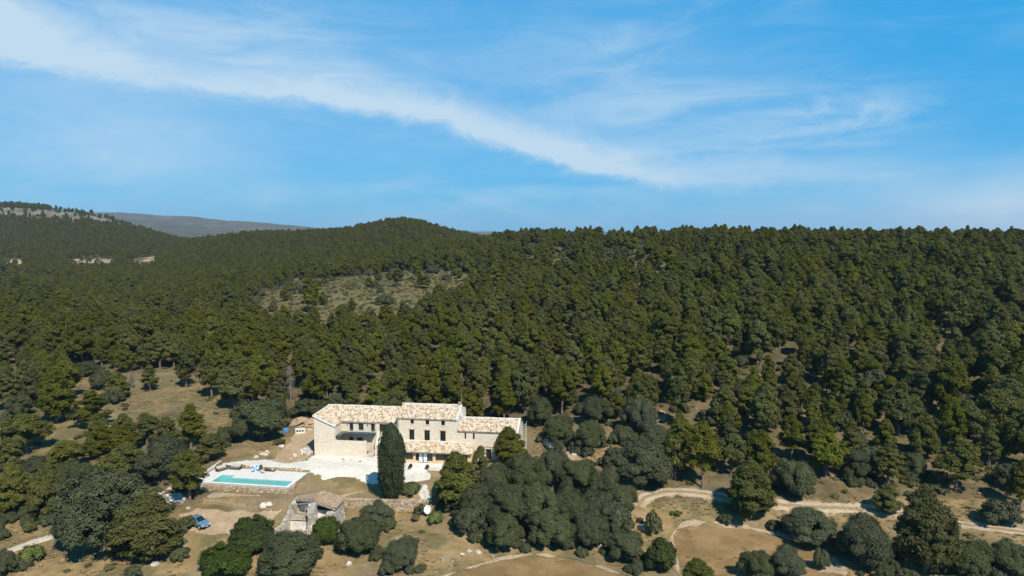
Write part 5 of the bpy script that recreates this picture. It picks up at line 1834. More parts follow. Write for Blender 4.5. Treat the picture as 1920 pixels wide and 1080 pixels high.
def by_box(kind, x0, x1, ytop, ybase, label, name=None, cat=None, group=None, pick=None, up=0.0):
    """a tree whose crown fills the given outline, standing on the ground"""
    protos = {'pine': PINES, 'big': BIGPINES, 'oak': OAKS if x1 - x0 < 150 else BIGOAKS, 'small': SMALLOAKS, 'fig': FIGS, 'scrub': SCRUB, 'weed': WEEDS}[kind]
    pr = protos[(pick if pick is not None else rnd.randrange(99)) % len(protos)]
    cx = (x0 + x1) / 2
    hp = ybase - ytop
    yb = ybase - (0.16 * hp if kind in ('oak', 'small', 'fig', 'scrub', 'weed') else 0.05 * hp)
    p = spot(cx, yb)
    if p[1] > 400:
        p = spot(cx, yb + 6)
    wid = (x1 - x0) / F_PX * p[1] * (0.93 if kind == 'oak' else 1.0)
    # height from the line of sight through the top
    d = ray(cx, ytop)
    yy = p[1] + (0.15 * wid if kind in ('oak', 'fig') else 0)
    hgt = CAM[2] + d[2] * (yy / d[1]) - p[2]
    hgt = max(hgt, 0.5)
    nm = name or {'pine': 'pine_tree', 'big': 'pine_tree', 'oak': 'holm_oak_tree', 'small': 'holm_oak_tree', 'fig': 'fig_tree', 'scrub': 'shrub', 'weed': 'shrub'}[kind]
    ct = cat or {'pine': 'pine tree', 'big': 'pine tree', 'oak': 'oak tree', 'small': 'oak tree', 'fig': 'tree', 'scrub': 'shrub', 'weed': 'shrub'}[kind]
    gr = group or {'pine': 'pine trees', 'big': 'pine trees', 'oak': 'holm oaks', 'small': 'holm oaks', 'fig': 'broad-leaved green trees', 'scrub': 'shrubs', 'weed': 'shrubs'}[kind]
    placed.append((p[0], p[1], wid))
    if kind in ('oak', 'small', 'big') and p[1] < 135:
        skirts.append((p[0], p[1], wid))
    return put_tree(nm, pr, gpoint(p[0], p[1], -0.05), wid / pr['W'], hgt / pr['H'], rnd.uniform(0, 6.28), label, ct, gr)


placed, skirts = [], []
TREES = [
    # left side, front to back
    ('oak', 100, 293, 880, 1056, 'largest grey green oak in the lower left, above the dry grass', 0),
    ('big', 218, 333, 926, 1058, 'bushy pine right of the largest lower left oak', 0),
    ('oak', -14, 33, 1028, 1088, 'oak cut off by the lower left corner'),
    ('weed', 40, 85, 1022, 1060, 'low bright green bush under the concrete track'),
    ('scrub', 46, 68, 978, 1004, 'small shrub above the concrete track'),
    ('small', -8, 10, 970, 1014, 'dark bush at the left edge above the concrete track'),
    ('small', 330, 369, 968, 999, 'low grey oak bush hiding the rear of the blue car'),
    ('pine', 326, 387, 843, 949, 'slender open pine standing at the left end of the pool', 1),
    ('oak', 260, 352, 815, 920, 'dark oak between the pool pine and the left pines', 1),
    ('big', -4, 58, 868, 968, 'tall pine at the left edge over the concrete track', 1),
    ('big', 52, 114, 870, 978, 'tall pine with bare trunk left of the largest oak', 2),
    ('oak', 100, 186, 862, 940, 'oak squeezed behind the largest lower left oak'),
    ('oak', 36, 96, 854, 902, 'grey oak top between the left edge pines'),
    ('pine', 185, 267, 832, 900, 'round yellow green pine just above the largest oak', 2),
    ('pine', 93, 165, 825, 892, 'broad pine in the left grove, lower row', 4),
    ('pine', -5, 48, 818, 888, 'pine at the left edge, second from bottom'),
    ('pine', 155, 210, 800, 860, 'pine in the middle of the left grove, second row', 2),
    ('pine', 207, 258, 798, 858, 'pine right of centre in the left grove, second row', 0),
    ('pine', 10, 92, 775, 856, 'broad bright pine below the left bare patch', 4),
    ('pine', 155, 213, 776, 838, 'pine at the top of the left grove, nearest the bare patch', 5),
    ('pine', 205, 258, 774, 836, 'pine at the top of the left grove, second along', 2),
    ('pine', 250, 302, 773, 838, 'pine at the top of the left grove, third along', 0),
    ('pine', 288, 334, 783, 842, 'pine at the right end of the left grove', 5),
    ('pine', 330, 386, 757, 846, 'pointed pine standing clear above the pool oak', 3),
    ('pine', 362, 420, 815, 868, 'small yellow green pine behind the pool', 5),
    ('small', 404, 440, 798, 838, 'small oak left of the round oak by the drive'),
    ('oak', 433, 548, 745, 838, 'big round oak beside the sandy drive, left of the house', 3),
    ('small', 545, 606, 748, 786, 'grey oak peeping over the left end of the house roof'),
    ('pine', 140, 204, 732, 804, 'cone shaped pine at the left bare patch', 3),
    ('pine', 198, 242, 698, 750, 'small bright round pine in the left clearing', 5),
    ('small', 168, 216, 690, 736, 'oak bush left of the small bright pine in the clearing'),
    ('pine', 265, 300, 684, 734, 'thin dull pine in the left clearing', 3),
    ('pine', 330, 368, 643, 731, 'tall narrow pine at the back of the left clearing', 3),
    ('pine', 374, 420, 662, 750, 'pine with long bare trunk at the left clearing', 1),
    ('pine', 410, 468, 678, 772, 'broad pine right of the bare trunked pine', 0),
    ('pine', 455, 494, 708, 762, 'small pine behind the round oak by the drive'),
    ('big', 76, 138, 690, 798, 'big shady pine above the left bare patch', 1),
    ('pine', -6, 38, 688, 775, 'pine at the left edge level with the clearing'),
    ('pine', 34, 80, 692, 765, 'pine between the left edge and the big shady pine'),
    ('oak', 14, 64, 736, 790, 'grey oak under the left edge pines, level with the bare patch'),
    ('small', 0, 26, 770, 810, 'small grey oak at the left edge below the oak under pines'),
    ('oak', 135, 186, 676, 710, 'low wide oak at the top of the left clearing'),
    ('oak', 86, 126, 658, 700, 'grey oak among pines above the left clearing'),
    # below the house
    ('fig', 437, 508, 962, 1016, 'bright green tree left of the ruin, upper one', 0),
    ('fig', 428, 514, 986, 1042, 'bright green tree left of the ruin, middle one', 1),
    ('fig', 376, 472, 1014, 1086, 'bright green tree at the bottom edge, left of the oaks', 0),
    ('oak', 478, 614, 990, 1092, 'large oak at the bottom edge before the ruin', 1),
    ('fig', 585, 638, 966, 1030, 'dark green bush growing out of the right side of the ruin', 1),
    ('oak', 628, 720, 966, 1048, 'round oak just right of the ruin', 2),
    ('oak', 672, 745, 938, 993, 'oak bush in front of the stone wall under the cypress', 3),
    ('oak', 716, 791, 1006, 1072, 'lone round bush in the dry grass below the wall', 0),
    ('scrub', 776, 800, 946, 970, 'small dark shrub against the right end of the stone wall'),
    ('scrub', 768, 790, 963, 980, 'small shrub in dry grass below the stone wall'),
    ('weed', 800, 832, 958, 985, 'green weedy bush just right of the satellite dish'),
    ('weed', 748, 790, 905, 930, 'green bush beside the white flagstone path'),
    ('big', 820, 910, 850, 957, 'large pine in front of the porch, right of the yard', 2),
    ('pine', 884, 916, 836, 906, 'slim young pine with thin trunk before the right wing', 1),
    ('big', 928, 993, 802, 870, 'bushy pine standing against the right wing of the house', 2),
    # the big clump of oaks
    ('oak', 888, 962, 868, 948, 'oak at the upper left of the big clump, beside the porch pine', 0),
    ('oak', 940, 1030, 850, 942, 'oak at the top of the big clump, second from left', 1),
    ('oak', 998, 1075, 840, 932, 'highest oak of the big clump, right of the house', 2),
    ('oak', 1045, 1128, 858, 942, 'oak at the top right of the big clump', 3),
    ('oak', 1096, 1168, 876, 958, 'oak on the right shoulder of the big clump', 0),
    ('oak', 856, 936, 905, 992, 'oak at the left edge of the big clump, middle height', 2),
    ('oak', 906, 1004, 903, 1004, 'oak in the middle left of the big clump', 3),
    ('oak', 962, 1060, 908, 1008, 'oak in the very middle of the big clump', 1),
    ('oak', 1018, 1112, 914, 1008, 'oak in the middle right of the big clump', 0),
    ('oak', 1076, 1164, 918, 1004, 'oak right of the middle of the big clump', 2),
    ('oak', 1134, 1198, 905, 980, 'oak at the right edge of the big clump, near the track', 3),
    ('small', 850, 910, 950, 1012, 'lowest left oak of the big clump, near the dry grass', 0),
    ('oak', 908, 984, 958, 1042, 'low oak at the front of the big clump, left one', 1),
    ('oak', 986, 1074, 958, 1040, 'low oak at the front of the big clump, middle one', 0),
    ('oak', 1066, 1144, 955, 1040, 'low oak at the front of the big clump, right one', 2),
    ('small', 1126, 1184, 936, 1010, 'low oak at the right end of the big clump', 1),
    ('oak', 1143, 1266, 824, 930, 'big oak above the start of the track', 1),
    ('oak', 1072, 1134, 786, 856, 'oak behind the big clump, over the earth bank'),
    ('oak', 1014, 1080, 776, 836, 'oak behind the dark teal car'),
    ('oak', 1162, 1238, 744, 826, 'oak left of the rusty earth patch', 2),
    ('small', 1150, 1192, 798, 834, 'small oak below the oak by the rusty patch'),
    ('oak', 1196, 1262, 796, 856, 'oak top just behind the big oak over the track'),
    ('oak', 985, 1042, 742, 806, 'oak behind the scaffold at the right end of the house', 1),
    ('oak', 1088, 1150, 742, 806, 'oak between the teal car and the rusty earth patch', 3),
    ('small', 1128, 1168, 838, 880, 'small oak left of the big oak over the track', 0),
    ('oak', 1138, 1214, 994, 1062, 'oak beside the green hedge at the field', 3),
    ('fig', 1206, 1272, 1008, 1080, 'bright green rounded bush at the edge of the stubble field', 1),
    ('scrub', 1205, 1242, 955, 1012, 'thin shrub on the bank above the field'),
    # right side
    ('pine', 1240, 1292, 783, 906, 'tall pine right of the big oak over the track', 0),
    ('pine', 1286, 1348, 790, 922, 'tall pine overhanging the bend of the track', 1),
    ('pine', 1342, 1398, 812, 895, 'pine above the bend of the track'),
    ('pine', 1398, 1460, 806, 892, 'pine behind the broad round pine at the track'),
    ('pine', 1514, 1582, 798, 900, 'tall pine above the middle of the track', 0),
    ('pine', 1636, 1692, 824, 918, 'pine on the slope above the tall front pine', 3),
    ('pine', 1750, 1830, 820, 926, 'leaning pine with bare trunk on the right slope', 6),
    ('pine', 1886, 1940, 863, 958, 'pine at the right edge above the track'),
    ('big', 1362, 1452, 866, 980, 'broad round pine standing at the edge of the track', 1),
    ('big', 1686, 1784, 912, 1082, 'tall dark pine rising in front of the track at right', 0),
    ('pine', 1638, 1694, 908, 965, 'small pine beside the tall front pine', 5),
    ('oak', 1444, 1533, 860, 942, 'pale grey oak right of the broad track pine', 2),
    ('oak', 1460, 1572, 952, 1026, 'dark oak below the track, above the field corner', 1),
    ('oak', 1560, 1674, 965, 1074, 'large oak between the field and the tall front pine', 0),
    ('oak', 1382, 1450, 1030, 1096, 'grey oak at the bottom edge in the field, left of two', 3),
    ('oak', 1434, 1514, 1024, 1092, 'grey oak at the bottom edge in the field, right of two', 0),
    ('small', 1525, 1556, 1028, 1076, 'lone small bush on the pale bank of the field', 1),
    ('big', 1274, 1356, 1052, 1130, 'bright pine top poking in at the bottom edge', 2),
    ('oak', 1776, 1862, 1008, 1092, 'dark oak right of the tall front pine'),
    ('oak', 1854, 1940, 1012, 1094, 'oak in the lower right corner'),
    ('oak', 1740, 1800, 975, 1050, 'oak behind the tall front pine, below the track'),
    ('small', 1834, 1908, 938, 992, 'low oak bush above the track near the right edge'),
    ('oak', 1576, 1642, 840, 908, 'dark oak among pines above the track'),
    ('oak', 1688, 1738, 846, 904, 'dark oak left of the leaning pine'),
]
for tpl in TREES:
    by_box(*tpl[:6], pick=(tpl[6] if len(tpl) > 6 else None))

# the cypress
def cypress():
    r = np.random.default_rng(77)
    H, Rr, n = 13.1, 2.15, 15000
    t = r.uniform(0, 1, n) ** 0.9
    ang = r.uniform(0, 6.283, n)
    prof = np.interp(t, [0, 0.06, 0.2, 0.42, 0.62, 0.78, 0.9, 0.96, 1.0], [0.5, 0.74, 0.95, 1.0, 0.92, 0.74, 0.5, 0.3, 0.05])
    rib = 1 + 0.08 * np.sin(ang * 5 + 2.2 * np.sin(t * 9)) + 0.22 * vnoise(ang * 3.2, t * 16, 3) + 0.30 * vnoise(ang * 1.6, t * 5, 5)
    k = np.where(r.uniform(size=n) < 0.12, r.uniform(1.0, 1.12, n), r.uniform(0.86, 1.03, n))
    rad = Rr * prof * rib * k
    P = np.stack([np.cos(ang) * rad, np.sin(ang) * rad, 0.75 + t * (H - 0.75)], -1)
    slope = np.gradient(np.interp(np.linspace(0, 1, 50), [0, 0.06, 0.2, 0.42, 0.62, 0.78, 0.9, 0.96, 1.0], [0.5, 0.74, 0.95, 1.0, 0.92, 0.74, 0.5, 0.3, 0.05]), 1 / 49)
    nz = -np.interp(t, np.linspace(0, 1, 50), slope) * Rr / H
    N = unit(np.stack([np.cos(ang), np.sin(ang), nz + 0.15], -1) + r.normal(size=(n, 3)) * 0.38)
    # a dense heart behind the outer sprays
    mi_ = 1400
    tq = r.uniform(0.02, 0.97, mi_)
    aq = r.uniform(0, 6.283, mi_)
    rq = Rr * np.interp(tq, [0, 0.06, 0.2, 0.42, 0.62, 0.78, 0.9, 0.96, 1.0], [0.5, 0.74, 0.95, 1.0, 0.92, 0.74, 0.5, 0.3, 0.05]) * 0.68
    Pi = np.stack([np.cos(aq) * rq, np.sin(aq) * rq, 0.75 + tq * (H - 0.75)], -1)
    Ni = unit(np.stack([np.cos(aq), np.sin(aq), np.full(mi_, 0.2)], -1) + r.normal(size=(mi_, 3)) * 0.2)
    # side tips
    Ps, Ns, Ss = [P, Pi], [N, Ni], [np.ones(len(P)), np.full(mi_, 1.4)]
    for a, z0, z1, rr_ in ((0.1, 5.6, 10.4, 2.0), (3.4, 4.2, 9.2, 2.05), (4.6, 3.5, 8.8, 2.15), (5.4, 6.2, 11.4, 1.7), (1.9, 5, 10, 2.1), (2.6, 7.5, 12.0, 1.5), (4.0, 7.0, 12.4, 1.35)):
        m = 480
        tt_ = r.uniform(0, 1, m)
        a2 = r.uniform(0, 6.283, m)
        r2 = 0.62 * np.sin(np.clip(tt_ * 0.9 + 0.1, 0, 1) * math.pi) ** 0.7
        q_ = np.stack([math.cos(a) * rr_ + np.cos(a2) * r2, math.sin(a) * rr_ + np.sin(a2) * r2, z0 + tt_ * (z1 - z0)], -1)
        Ps.append(q_)
        Ss.append(np.ones(m))
        Ns.append(unit(np.stack([np.cos(a2), np.sin(a2), np.full(m, 0.3)], -1) + r.normal(size=(m, 3)) * 0.4))
    cm_ = finish_crown('crown', Ps, Ns, Ss, 0.15, r, M['cypress'], 0.5)
    tm = trunk_mesh('trunk', [(0, 0, -0.6), (0, 0, 3), (0, 0, 11)], [0.32, 0.26, 0.06], [], M['bark'], 8)
    return dict(crown=cm_, trunk=tm, H=H, W=2 * Rr)


cp_ = spot(735, 937)
placed.append((cp_[0], cp_[1], 5))
put_tree('cypress_tree', cypress(), gpoint(cp_[0], cp_[1]), 1.0, 1.0, 0.6, 'tall dark columnar cypress in front of the house', 'cypress tree', None)

# potted shrubs by the door
for i, p in enumerate(POT_AT):
    z = ground_z(p[0], p[1]) + 0.1
    pt = empty('potted_shrub', (p[0], p[1], z))
    tag(pt, 'small potted shrub %s of the front door steps' % ('left' if i == 0 else 'right'), 'potted plant', 'potted shrubs at the door')
    q = MB(); q.tube((0, 0, 0), (0, 0, 0.4), 0.17, 0.24, 10); q.build('pot', M['terracotta'], pt)
    f = link('foliage', POTS[0]['crown'], pt)
    f.location.z = 0.3

# dead pine behind the drive oak
def dead_tree(px, py, H, label):
    r = np.random.default_rng(int(px))
    p = spot(px, py)
    root = empty('dead_pine_tree', gpoint(p[0], p[1]))
    tag(root, label, 'dead tree')
    q = MB(); q.path([(0, 0, -0.4), (0.1, 0, H * .5), (0.05, 0.1, H)], [0.16, 0.1, 0.02], 6); q.build('trunk', M['dead'], root)
    q = MB()
    for k in range(46):
        z = H * (0.2 + 0.78 * k / 46)
        a = k * 2.4 + r.normal() * 0.3
        l = (1 - 0.75 * (z / H)) * H * 0.26 * r.uniform(0.7, 1.2)
        e = np.array([math.cos(a) * l, math.sin(a) * l, z + l * r.uniform(-0.1, 0.35)])
        q.tube((0.05, 0.05, z), tuple(e), 0.04, 0.012, 4)
        for j in range(9):
            t = r.uniform(0.3, 1)
            b0 = np.array([0, 0, z]) * (1 - t) + e * t
            q.tube(tuple(b0), tuple(b0 + r.normal(size=3) * 0.42), 0.016, 0.006, 3)
    q.build('branches', M['dead'], root)
    placed.append((p[0], p[1], 3))


dead_tree(545, 752, 8.2, 'bare grey dead pine standing in the wood behind the drive oak')
dead_tree(247, 728, 4.2, 'small bare brown dead tree in the left clearing')

# ---------------------------------------------------------------- the woods
def keep_scatter(cell, jitter, ymax, seed, ymin=108.0):
    """jittered grid over the land in view, thinning out with distance"""
    r = np.random.default_rng(seed)
    out = []
    bands = [(ymin, 330, cell), (330, 700, cell * 1.08), (700, ymax, cell * 1.22)]
    for y0, y1, c in bands:
        if y1 <= y0:
            continue
        gx, gy = np.meshgrid(np.arange(-0.86 * y1, 0.86 * y1, c), np.arange(y0, y1, c))
        gx = gx + r.uniform(-jitter, jitter, gx.shape) * c
        gy = gy + r.uniform(-jitter, jitter, gy.shape) * c
        m = (np.abs(gx / gy) < 0.84)
        out.append(np.stack([gx[m], gy[m]], -1))
    return np.concatenate(out)


pts = keep_scatter(5.5, 0.45, 1480, 5)
x, y = pts[:, 0], pts[:, 1]
z = ground_z(x, y)
px, py = project(x, y, z)
r5 = np.random.default_rng(55)
u = r5.uniform(size=len(x))
prob = np.full(len(x), 0.97)
prob[in_poly(px, py, CLEAR_MID)] = 0.05
prob[in_poly(px, py, CLEAR_TOP)] = 0.35
prob[in_poly(px, py, CLEAR_LEFT)] = 0.0
prob[in_poly(px, py, GAP_LEFT)] = 0.15
# density of the wood varies
prob *= np.clip(1.12 + fbm(x / 45, y / 45, 71) * 0.9, 0.55, 1)
hA, hB = house_ab(x, y)
near = np.where(px < 430, py > 758, np.where(px < 600, py > 772, np.where(px < 990, py > 790, np.where(px < 1240, py > 792, py > 918))))
near |= (hA > -8) & (hA < 44) & (hB < 14.5)
prob[(px > 1240) & (y < 150)] = 0.95
prob[near] = 0
prob[(px > 1180) & (y < 116)] = 0
prob[in_poly(px, py, [(1220, 800), (1226, 760), (1262, 760), (1262, 800)])] = 0
prob[in_poly(px, py, [(1400, 728), (1405, 692), (1452, 690), (1452, 725)])] = 0
prob[in_poly(px, py, [(1765, 690), (1770, 645), (1830, 645), (1830, 690)])] = 0.1
i_s = (y > 665) & (y < 826) & (((px > 132) & (px < 188)) | ((px > 248) & (px < 294)) | ((px > 5) & (px < 45)) | ((px > 186) & (px < 216)))
prob[i_s] = 0
rb = np.interp(px, [-100, 0, 60, 120, 230, 300], [412, 412, 402, 412, 428, 440])
bare = (y > 1120) & (y < np.where(px < 95, 1262, 1440)) & (px < 330) & (py + fbm(x / 40, y / 40, 41) * 26 < rb + 2)
prob[bare] = 0.13
# keep clear of the track and of the trees placed by hand
for q_ in (road_line[::3],):
    for p in q_:
        prob[(x - p[0]) ** 2 + (y - p[1]) ** 2 < 3.2 ** 2] = 0
for (hx, hy, hw) in placed:
    prob[(x - hx) ** 2 + (y - hy) ** 2 < (hw * 0.36 + 1.6) ** 2] = 0
keep = u < prob
# drop what lies behind the skyline of the ridges (with a margin)
ang_bins = np.clip(((x / y + 0.9) / 1.8 * 400).astype(int), 0, 399)
order = np.argsort(y)
hor = np.full(400, -9.0)
vis = np.zeros(len(x), bool)
gslope = (HG - CAM[2]) / GY
gh = np.maximum.accumulate(gslope, axis=0)
fu = np.clip(((x / y) - US[0]) / (US[1] - US[0]), 0, len(US) - 1).astype(int)
fy = np.clip(np.interp(y, YS, np.arange(len(YS))), 0, len(YS) - 1).astype(int)
vis = (z + 13.0 - CAM[2]) / y > gh[np.maximum(fy - 1, 0), fu]
keep &= vis
x, y, z, px, py, u = (a[keep] for a in (x, y, z, px, py, u))
n = len(x)
kinds = r5.integers(0, len(PINES), n)
sc_h = r5.uniform(0.84, 1.24, n) * (1 + fbm(x / 60, y / 60, 81) * 0.25)
sc_w = sc_h * r5.uniform(0.86, 1.16, n)
# more slender, taller trees on the right-hand slope
right = px > 1000
sc_h[right] *= 1.0
dip = r5.uniform(size=n) < 0.16
sc_h[dip] *= 0.62
sc_w[dip] *= 0.7
tallone = r5.uniform(size=n) < 0.12
sc_h[tallone] *= 1.1
infront = in_poly(px, py, [(460, 590), (740, 600), (860, 555), (930, 575), (790, 660), (460, 660)])
sc_h[infront] *= 0.74
sc_w[infront] *= 0.8
sc_h[y > 280] *= 0.93
rz = r5.uniform(0, 6.28, n)
inframe = (px > -10) & (px < 1930) & (py < 1090)
rank = np.argsort(np.where(inframe, y / sc_h, 1e9))
hand_pines = sum(1 for t in TREES if t[0] in ('pine', 'big'))
solo = np.zeros(n, bool)
solo[rank[:max(0, 296 - hand_pines)]] = True
ANCH = [(150, 'beyond the left bare patch'), (300, 'above the left clearing'), (430, 'beyond the bare trunked pine'), (600, 'above the round drive oak'), (750, 'behind the left house roof'),
        (870, 'behind the tallest house roof'), (1010, 'behind the right wing roof'), (1160, 'above the dark teal car'), (1300, 'above the rusty earth patch'), (1460, 'above the broad track pine'),
        (1600, 'above the pale grey oak'), (1760, 'above the tall front pine'), (9999, 'above the right end of the track')]
ORD = ['first', 'second', 'third', 'fourth', 'fifth', 'sixth', 'seventh', 'eighth', 'ninth', 'tenth', 'eleventh', 'twelfth']
lo_px = -9999
for hi_px, where in ANCH:
    col_i = [i for i in np.nonzero(solo)[0] if lo_px <= px[i] < hi_px]
    lo_px = hi_px
    col_i.sort(key=lambda i: y[i])
    for row in range(0, len(col_i), 6):
        for k, i in enumerate(sorted(col_i[row:row + 6], key=lambda i: px[i])):
            look = 'tall' if sc_h[i] > 1.12 else 'low' if sc_h[i] < 0.8 else 'slim' if kinds[i] == 3 else 'broad' if kinds[i] in (2, 4) else 'green'
            lab = '%s pine %s, %s from left in the %s row' % (look, where, ORD[k], ORD[min(row // 6, 11)])
            put_tree('pine_tree', PINES[kinds[i]], (x[i], y[i], z[i] - 0.1), sc_w[i], sc_h[i], rz[i], lab, 'pine tree', 'pines of the wood')


def scatter(name, protos, P, rz_, sc, idx_, label, cat=None):
    """one object that repeats a few meshes over many points"""
    me_ = bpy.data.meshes.new(name)
    me_.vertices.add(len(P))
    me_.vertices.foreach_set('co', np.asarray(P, np.float32).ravel())
    a = me_.attributes.new('turn', 'FLOAT', 'POINT')
    a.data.foreach_set('value', np.asarray(rz_, np.float32))
    a = me_.attributes.new('size', 'FLOAT_VECTOR', 'POINT')
    a.data.foreach_set('vector', np.asarray(sc, np.float32).ravel())
    a = me_.attributes.new('which', 'INT', 'POINT')
    a.data.foreach_set('value', np.asarray(idx_, np.int32))
    o = link(name, me_)
    tag(o, label, cat, None, 'stuff')
    g = bpy.data.node_groups.new(name, 'GeometryNodeTree')
    g.interface.new_socket('Geometry', in_out='INPUT', socket_type='NodeSocketGeometry')
    g.interface.new_socket('Geometry', in_out='OUTPUT', socket_type='NodeSocketGeometry')
    N, L = g.nodes, g.links
    gi, go = N.new('NodeGroupInput'), N.new('NodeGroupOutput')
    joinall = N.new('GeometryNodeJoinGeometry')
    for grp in protos:
        jn = N.new('GeometryNodeJoinGeometry')
        for src in grp:
            oi = N.new('GeometryNodeObjectInfo')
            oi.inputs['Object'].default_value = src
            oi.transform_space = 'ORIGINAL'
            L.new(oi.outputs['Geometry'], jn.inputs[0])
        gti = N.new('GeometryNodeGeometryToInstance')
        L.new(jn.outputs[0], gti.inputs[0])
        L.new(gti.outputs[0], joinall.inputs[0])
    iop = N.new('GeometryNodeInstanceOnPoints')
    L.new(gi.outputs[0], iop.inputs['Points'])
    L.new(joinall.outputs[0], iop.inputs['Instance'])
    iop.inputs['Pick Instance'].default_value = True

    def attr(nm, typ):
        nd = N.new('GeometryNodeInputNamedAttribute')
        nd.data_type = typ
        nd.inputs['Name'].default_value = nm
        return nd.outputs[0]
    L.new(attr('which', 'INT'), iop.inputs['Instance Index'])
    cx = N.new('ShaderNodeCombineXYZ')
    L.new(attr('turn', 'FLOAT'), cx.inputs[2])
    er = N.new('FunctionNodeEulerToRotation')
    L.new(cx.outputs[0], er.inputs[0])
    L.new(er.outputs[0], iop.inputs['Rotation'])
    L.new(attr('size', 'FLOAT_VECTOR'), iop.inputs['Scale'])
    L.new(iop.outputs[0], go.inputs[0])
    md = o.modifiers.new('scatter', 'NODES')
    md.node_group = g
    return o


def kids_of(mesh):
    for o in bpy.data.objects:
        if o.type == 'MESH' and o.data == mesh:
            return o
    return None


protos = []
for pr in PINES:
    if kids_of(pr['crown']) is not None:
        protos.append([kids_of(pr['crown']), kids_of(pr['trunk'])])
kinds = kinds % len(protos)
rest = ~solo
scatter('pine_forest', protos, np.stack([x, y, z - 0.1], -1)[rest], rz[rest], np.stack([sc_w, sc_w, sc_h], -1)[rest], kinds[rest],
        'dense pine forest running over the hills to the skyline')

# holm oaks and bushes under and between the pines
pts2 = keep_scatter(9.0, 0.5, 900, 15, 112)
x2, y2 = pts2[:, 0], pts2[:, 1]
z2 = ground_z(x2, y2)
px2, py2 = project(x2, y2, z2)
r6 = np.random.default_rng(66)
pr2 = np.clip(0.34 + fbm(x2 / 30, y2 / 30, 91) * 0.8, 0.05, 0.9)
pr2[in_poly(px2, py2, CLEAR_MID)] = 0.12
pr2[in_poly(px2, py2, CLEAR_LEFT)] = 0.06
pr2[in_poly(px2, py2, GAP_LEFT)] = 0.8
near2 = np.where(px2 < 430, py2 > 758, np.where(px2 < 600, py2 > 760, np.where(px2 < 1240, py2 > 785, py2 > 915)))
hA2, hB2 = house_ab(x2, y2)
near2 |= (hA2 > -8) & (hA2 < 44) & (hB2 < 13.5)
pr2[(px2 > 980) & (px2 < 1240) & (py2 > 720)] = 0.75
pr2[(px2 > 1240) & (y2 < 165)] = 0.7
pr2[near2] = 0
for p in road_line[::3]:
    pr2[(x2 - p[0]) ** 2 + (y2 - p[1]) ** 2 < 4.0 ** 2] = 0
k2 = r6.uniform(size=len(x2)) < pr2
k2 &= (z2 + 8 - CAM[2]) / y2 > gh[np.clip(np.interp(y2, YS, np.arange(len(YS))).astype(int) - 1, 0, None), np.clip(((x2 / y2) - US[0]) / (US[1] - US[0]), 0, len(US) - 1).astype(int)]
x2, y2, z2 = x2[k2], y2[k2], z2[k2]
s2 = r6.uniform(0.6, 1.25, len(x2))
# saplings and suckers round the feet of the near oaks
sk = []
for (hx, hy, hw) in skirts:
    for _ in range(7):
        a_ = r6.uniform(0, 6.28)
        d_ = hw * r6.uniform(0.36, 0.62)
        sk.append((hx + math.cos(a_) * d_, hy + math.sin(a_) * d_, r6.uniform(0.22, 0.55)))
sk = np.array(sk)
spx, spy = project(sk[:, 0], sk[:, 1], ground_z(sk[:, 0], sk[:, 1]))
ok = np.ones(len(sk))
for pg in ([(375, 940), (375, 860), (560, 855), (590, 800), (1000, 780), (1000, 880), (905, 890), (820, 905), (805, 945), (700, 945), (560, 935), (470, 960)], [(330, 1008), (330, 950), (600, 935), (520, 1000)], [(500, 1010), (500, 925), (640, 925), (640, 1000)], [(1240, 1100), (1240, 965), (1540, 1005), (1620, 1100)], [(780, 1100), (950, 1040), (1080, 1045), (1240, 1100)], [(620, 960), (620, 930), (815, 930), (815, 960)]):
    ok[in_poly(spx, spy, pg)] = 0
for ln in (road_line, left_line):
    for p in ln[::2]:
        ok[(sk[:, 0] - p[0]) ** 2 + (sk[:, 1] - p[1]) ** 2 < 2.6 ** 2] = 0
sk = sk[ok > 0]
x2, y2, s2 = np.concatenate([x2, sk[:, 0]]), np.concatenate([y2, sk[:, 1]]), np.concatenate([s2, sk[:, 2]])
z2 = ground_z(x2, y2)
scatter('holm_oak_thicket', [[kids_of(p['crown'])] for p in SMALLOAKS if kids_of(p['crown'])], np.stack([x2, y2, z2 - 0.2], -1), r6.uniform(0, 6.28, len(x2)), np.stack([s2, s2, s2 * r6.uniform(0.8, 1.2, len(x2))], -1),
        r6.integers(0, 2, len(x2)), 'grey green holm oak thicket under and between the pines')

# low scrub on open ground
pts3 = np.concatenate([keep_scatter(2.6, 0.5, 331, 25, 86)])
x3, y3 = pts3[:, 0], pts3[:, 1]
z3 = ground_z(x3, y3)
px3, py3 = project(x3, y3, z3)
pr3 = np.clip(0.16 + fbm(x3 / 12, y3 / 12, 95) * 0.6, 0.0, 0.8)
pr3[(px3 > 1230) & (y3 > 104) & (y3 < 170)] += 0.34
pr3[(px3 < 420) & (y3 < 140)] += 0.12
pr3[in_poly(px3, py3, CLEAR_MID)] = 0.72
pr3[in_poly(px3, py3, CLEAR_TOP)] = 0.75
pr3[in_poly(px3, py3, CLEAR_LEFT)] = 0.12
pr3[y3 < 112] *= 0.35
KEEP_OPEN = [[(375, 940), (375, 860), (560, 855), (590, 800), (1000, 780), (1000, 880), (905, 890), (820, 905), (805, 945), (700, 945), (560, 935), (470, 960)],
             [(330, 1008), (330, 950), (600, 935), (520, 1000)], [(1255, 1100), (1255, 978), (1530, 1015), (1610, 1100)], [(780, 1100), (950, 1040), (1080, 1045), (1240, 1100)], [(540, 815), (540, 790), (600, 790), (600, 860), (500, 870)]]


def clear_open(px_, py_, x_, y_, pr_, gap=2.2):
    for pg in KEEP_OPEN:
        pr_[in_poly(px_, py_, pg)] = 0
    for ln, g_ in ((road_line, gap), (left_line, gap)):
        for p in ln[::2]:
            pr_[(x_ - p[0]) ** 2 + (y_ - p[1]) ** 2 < g_ ** 2] = 0


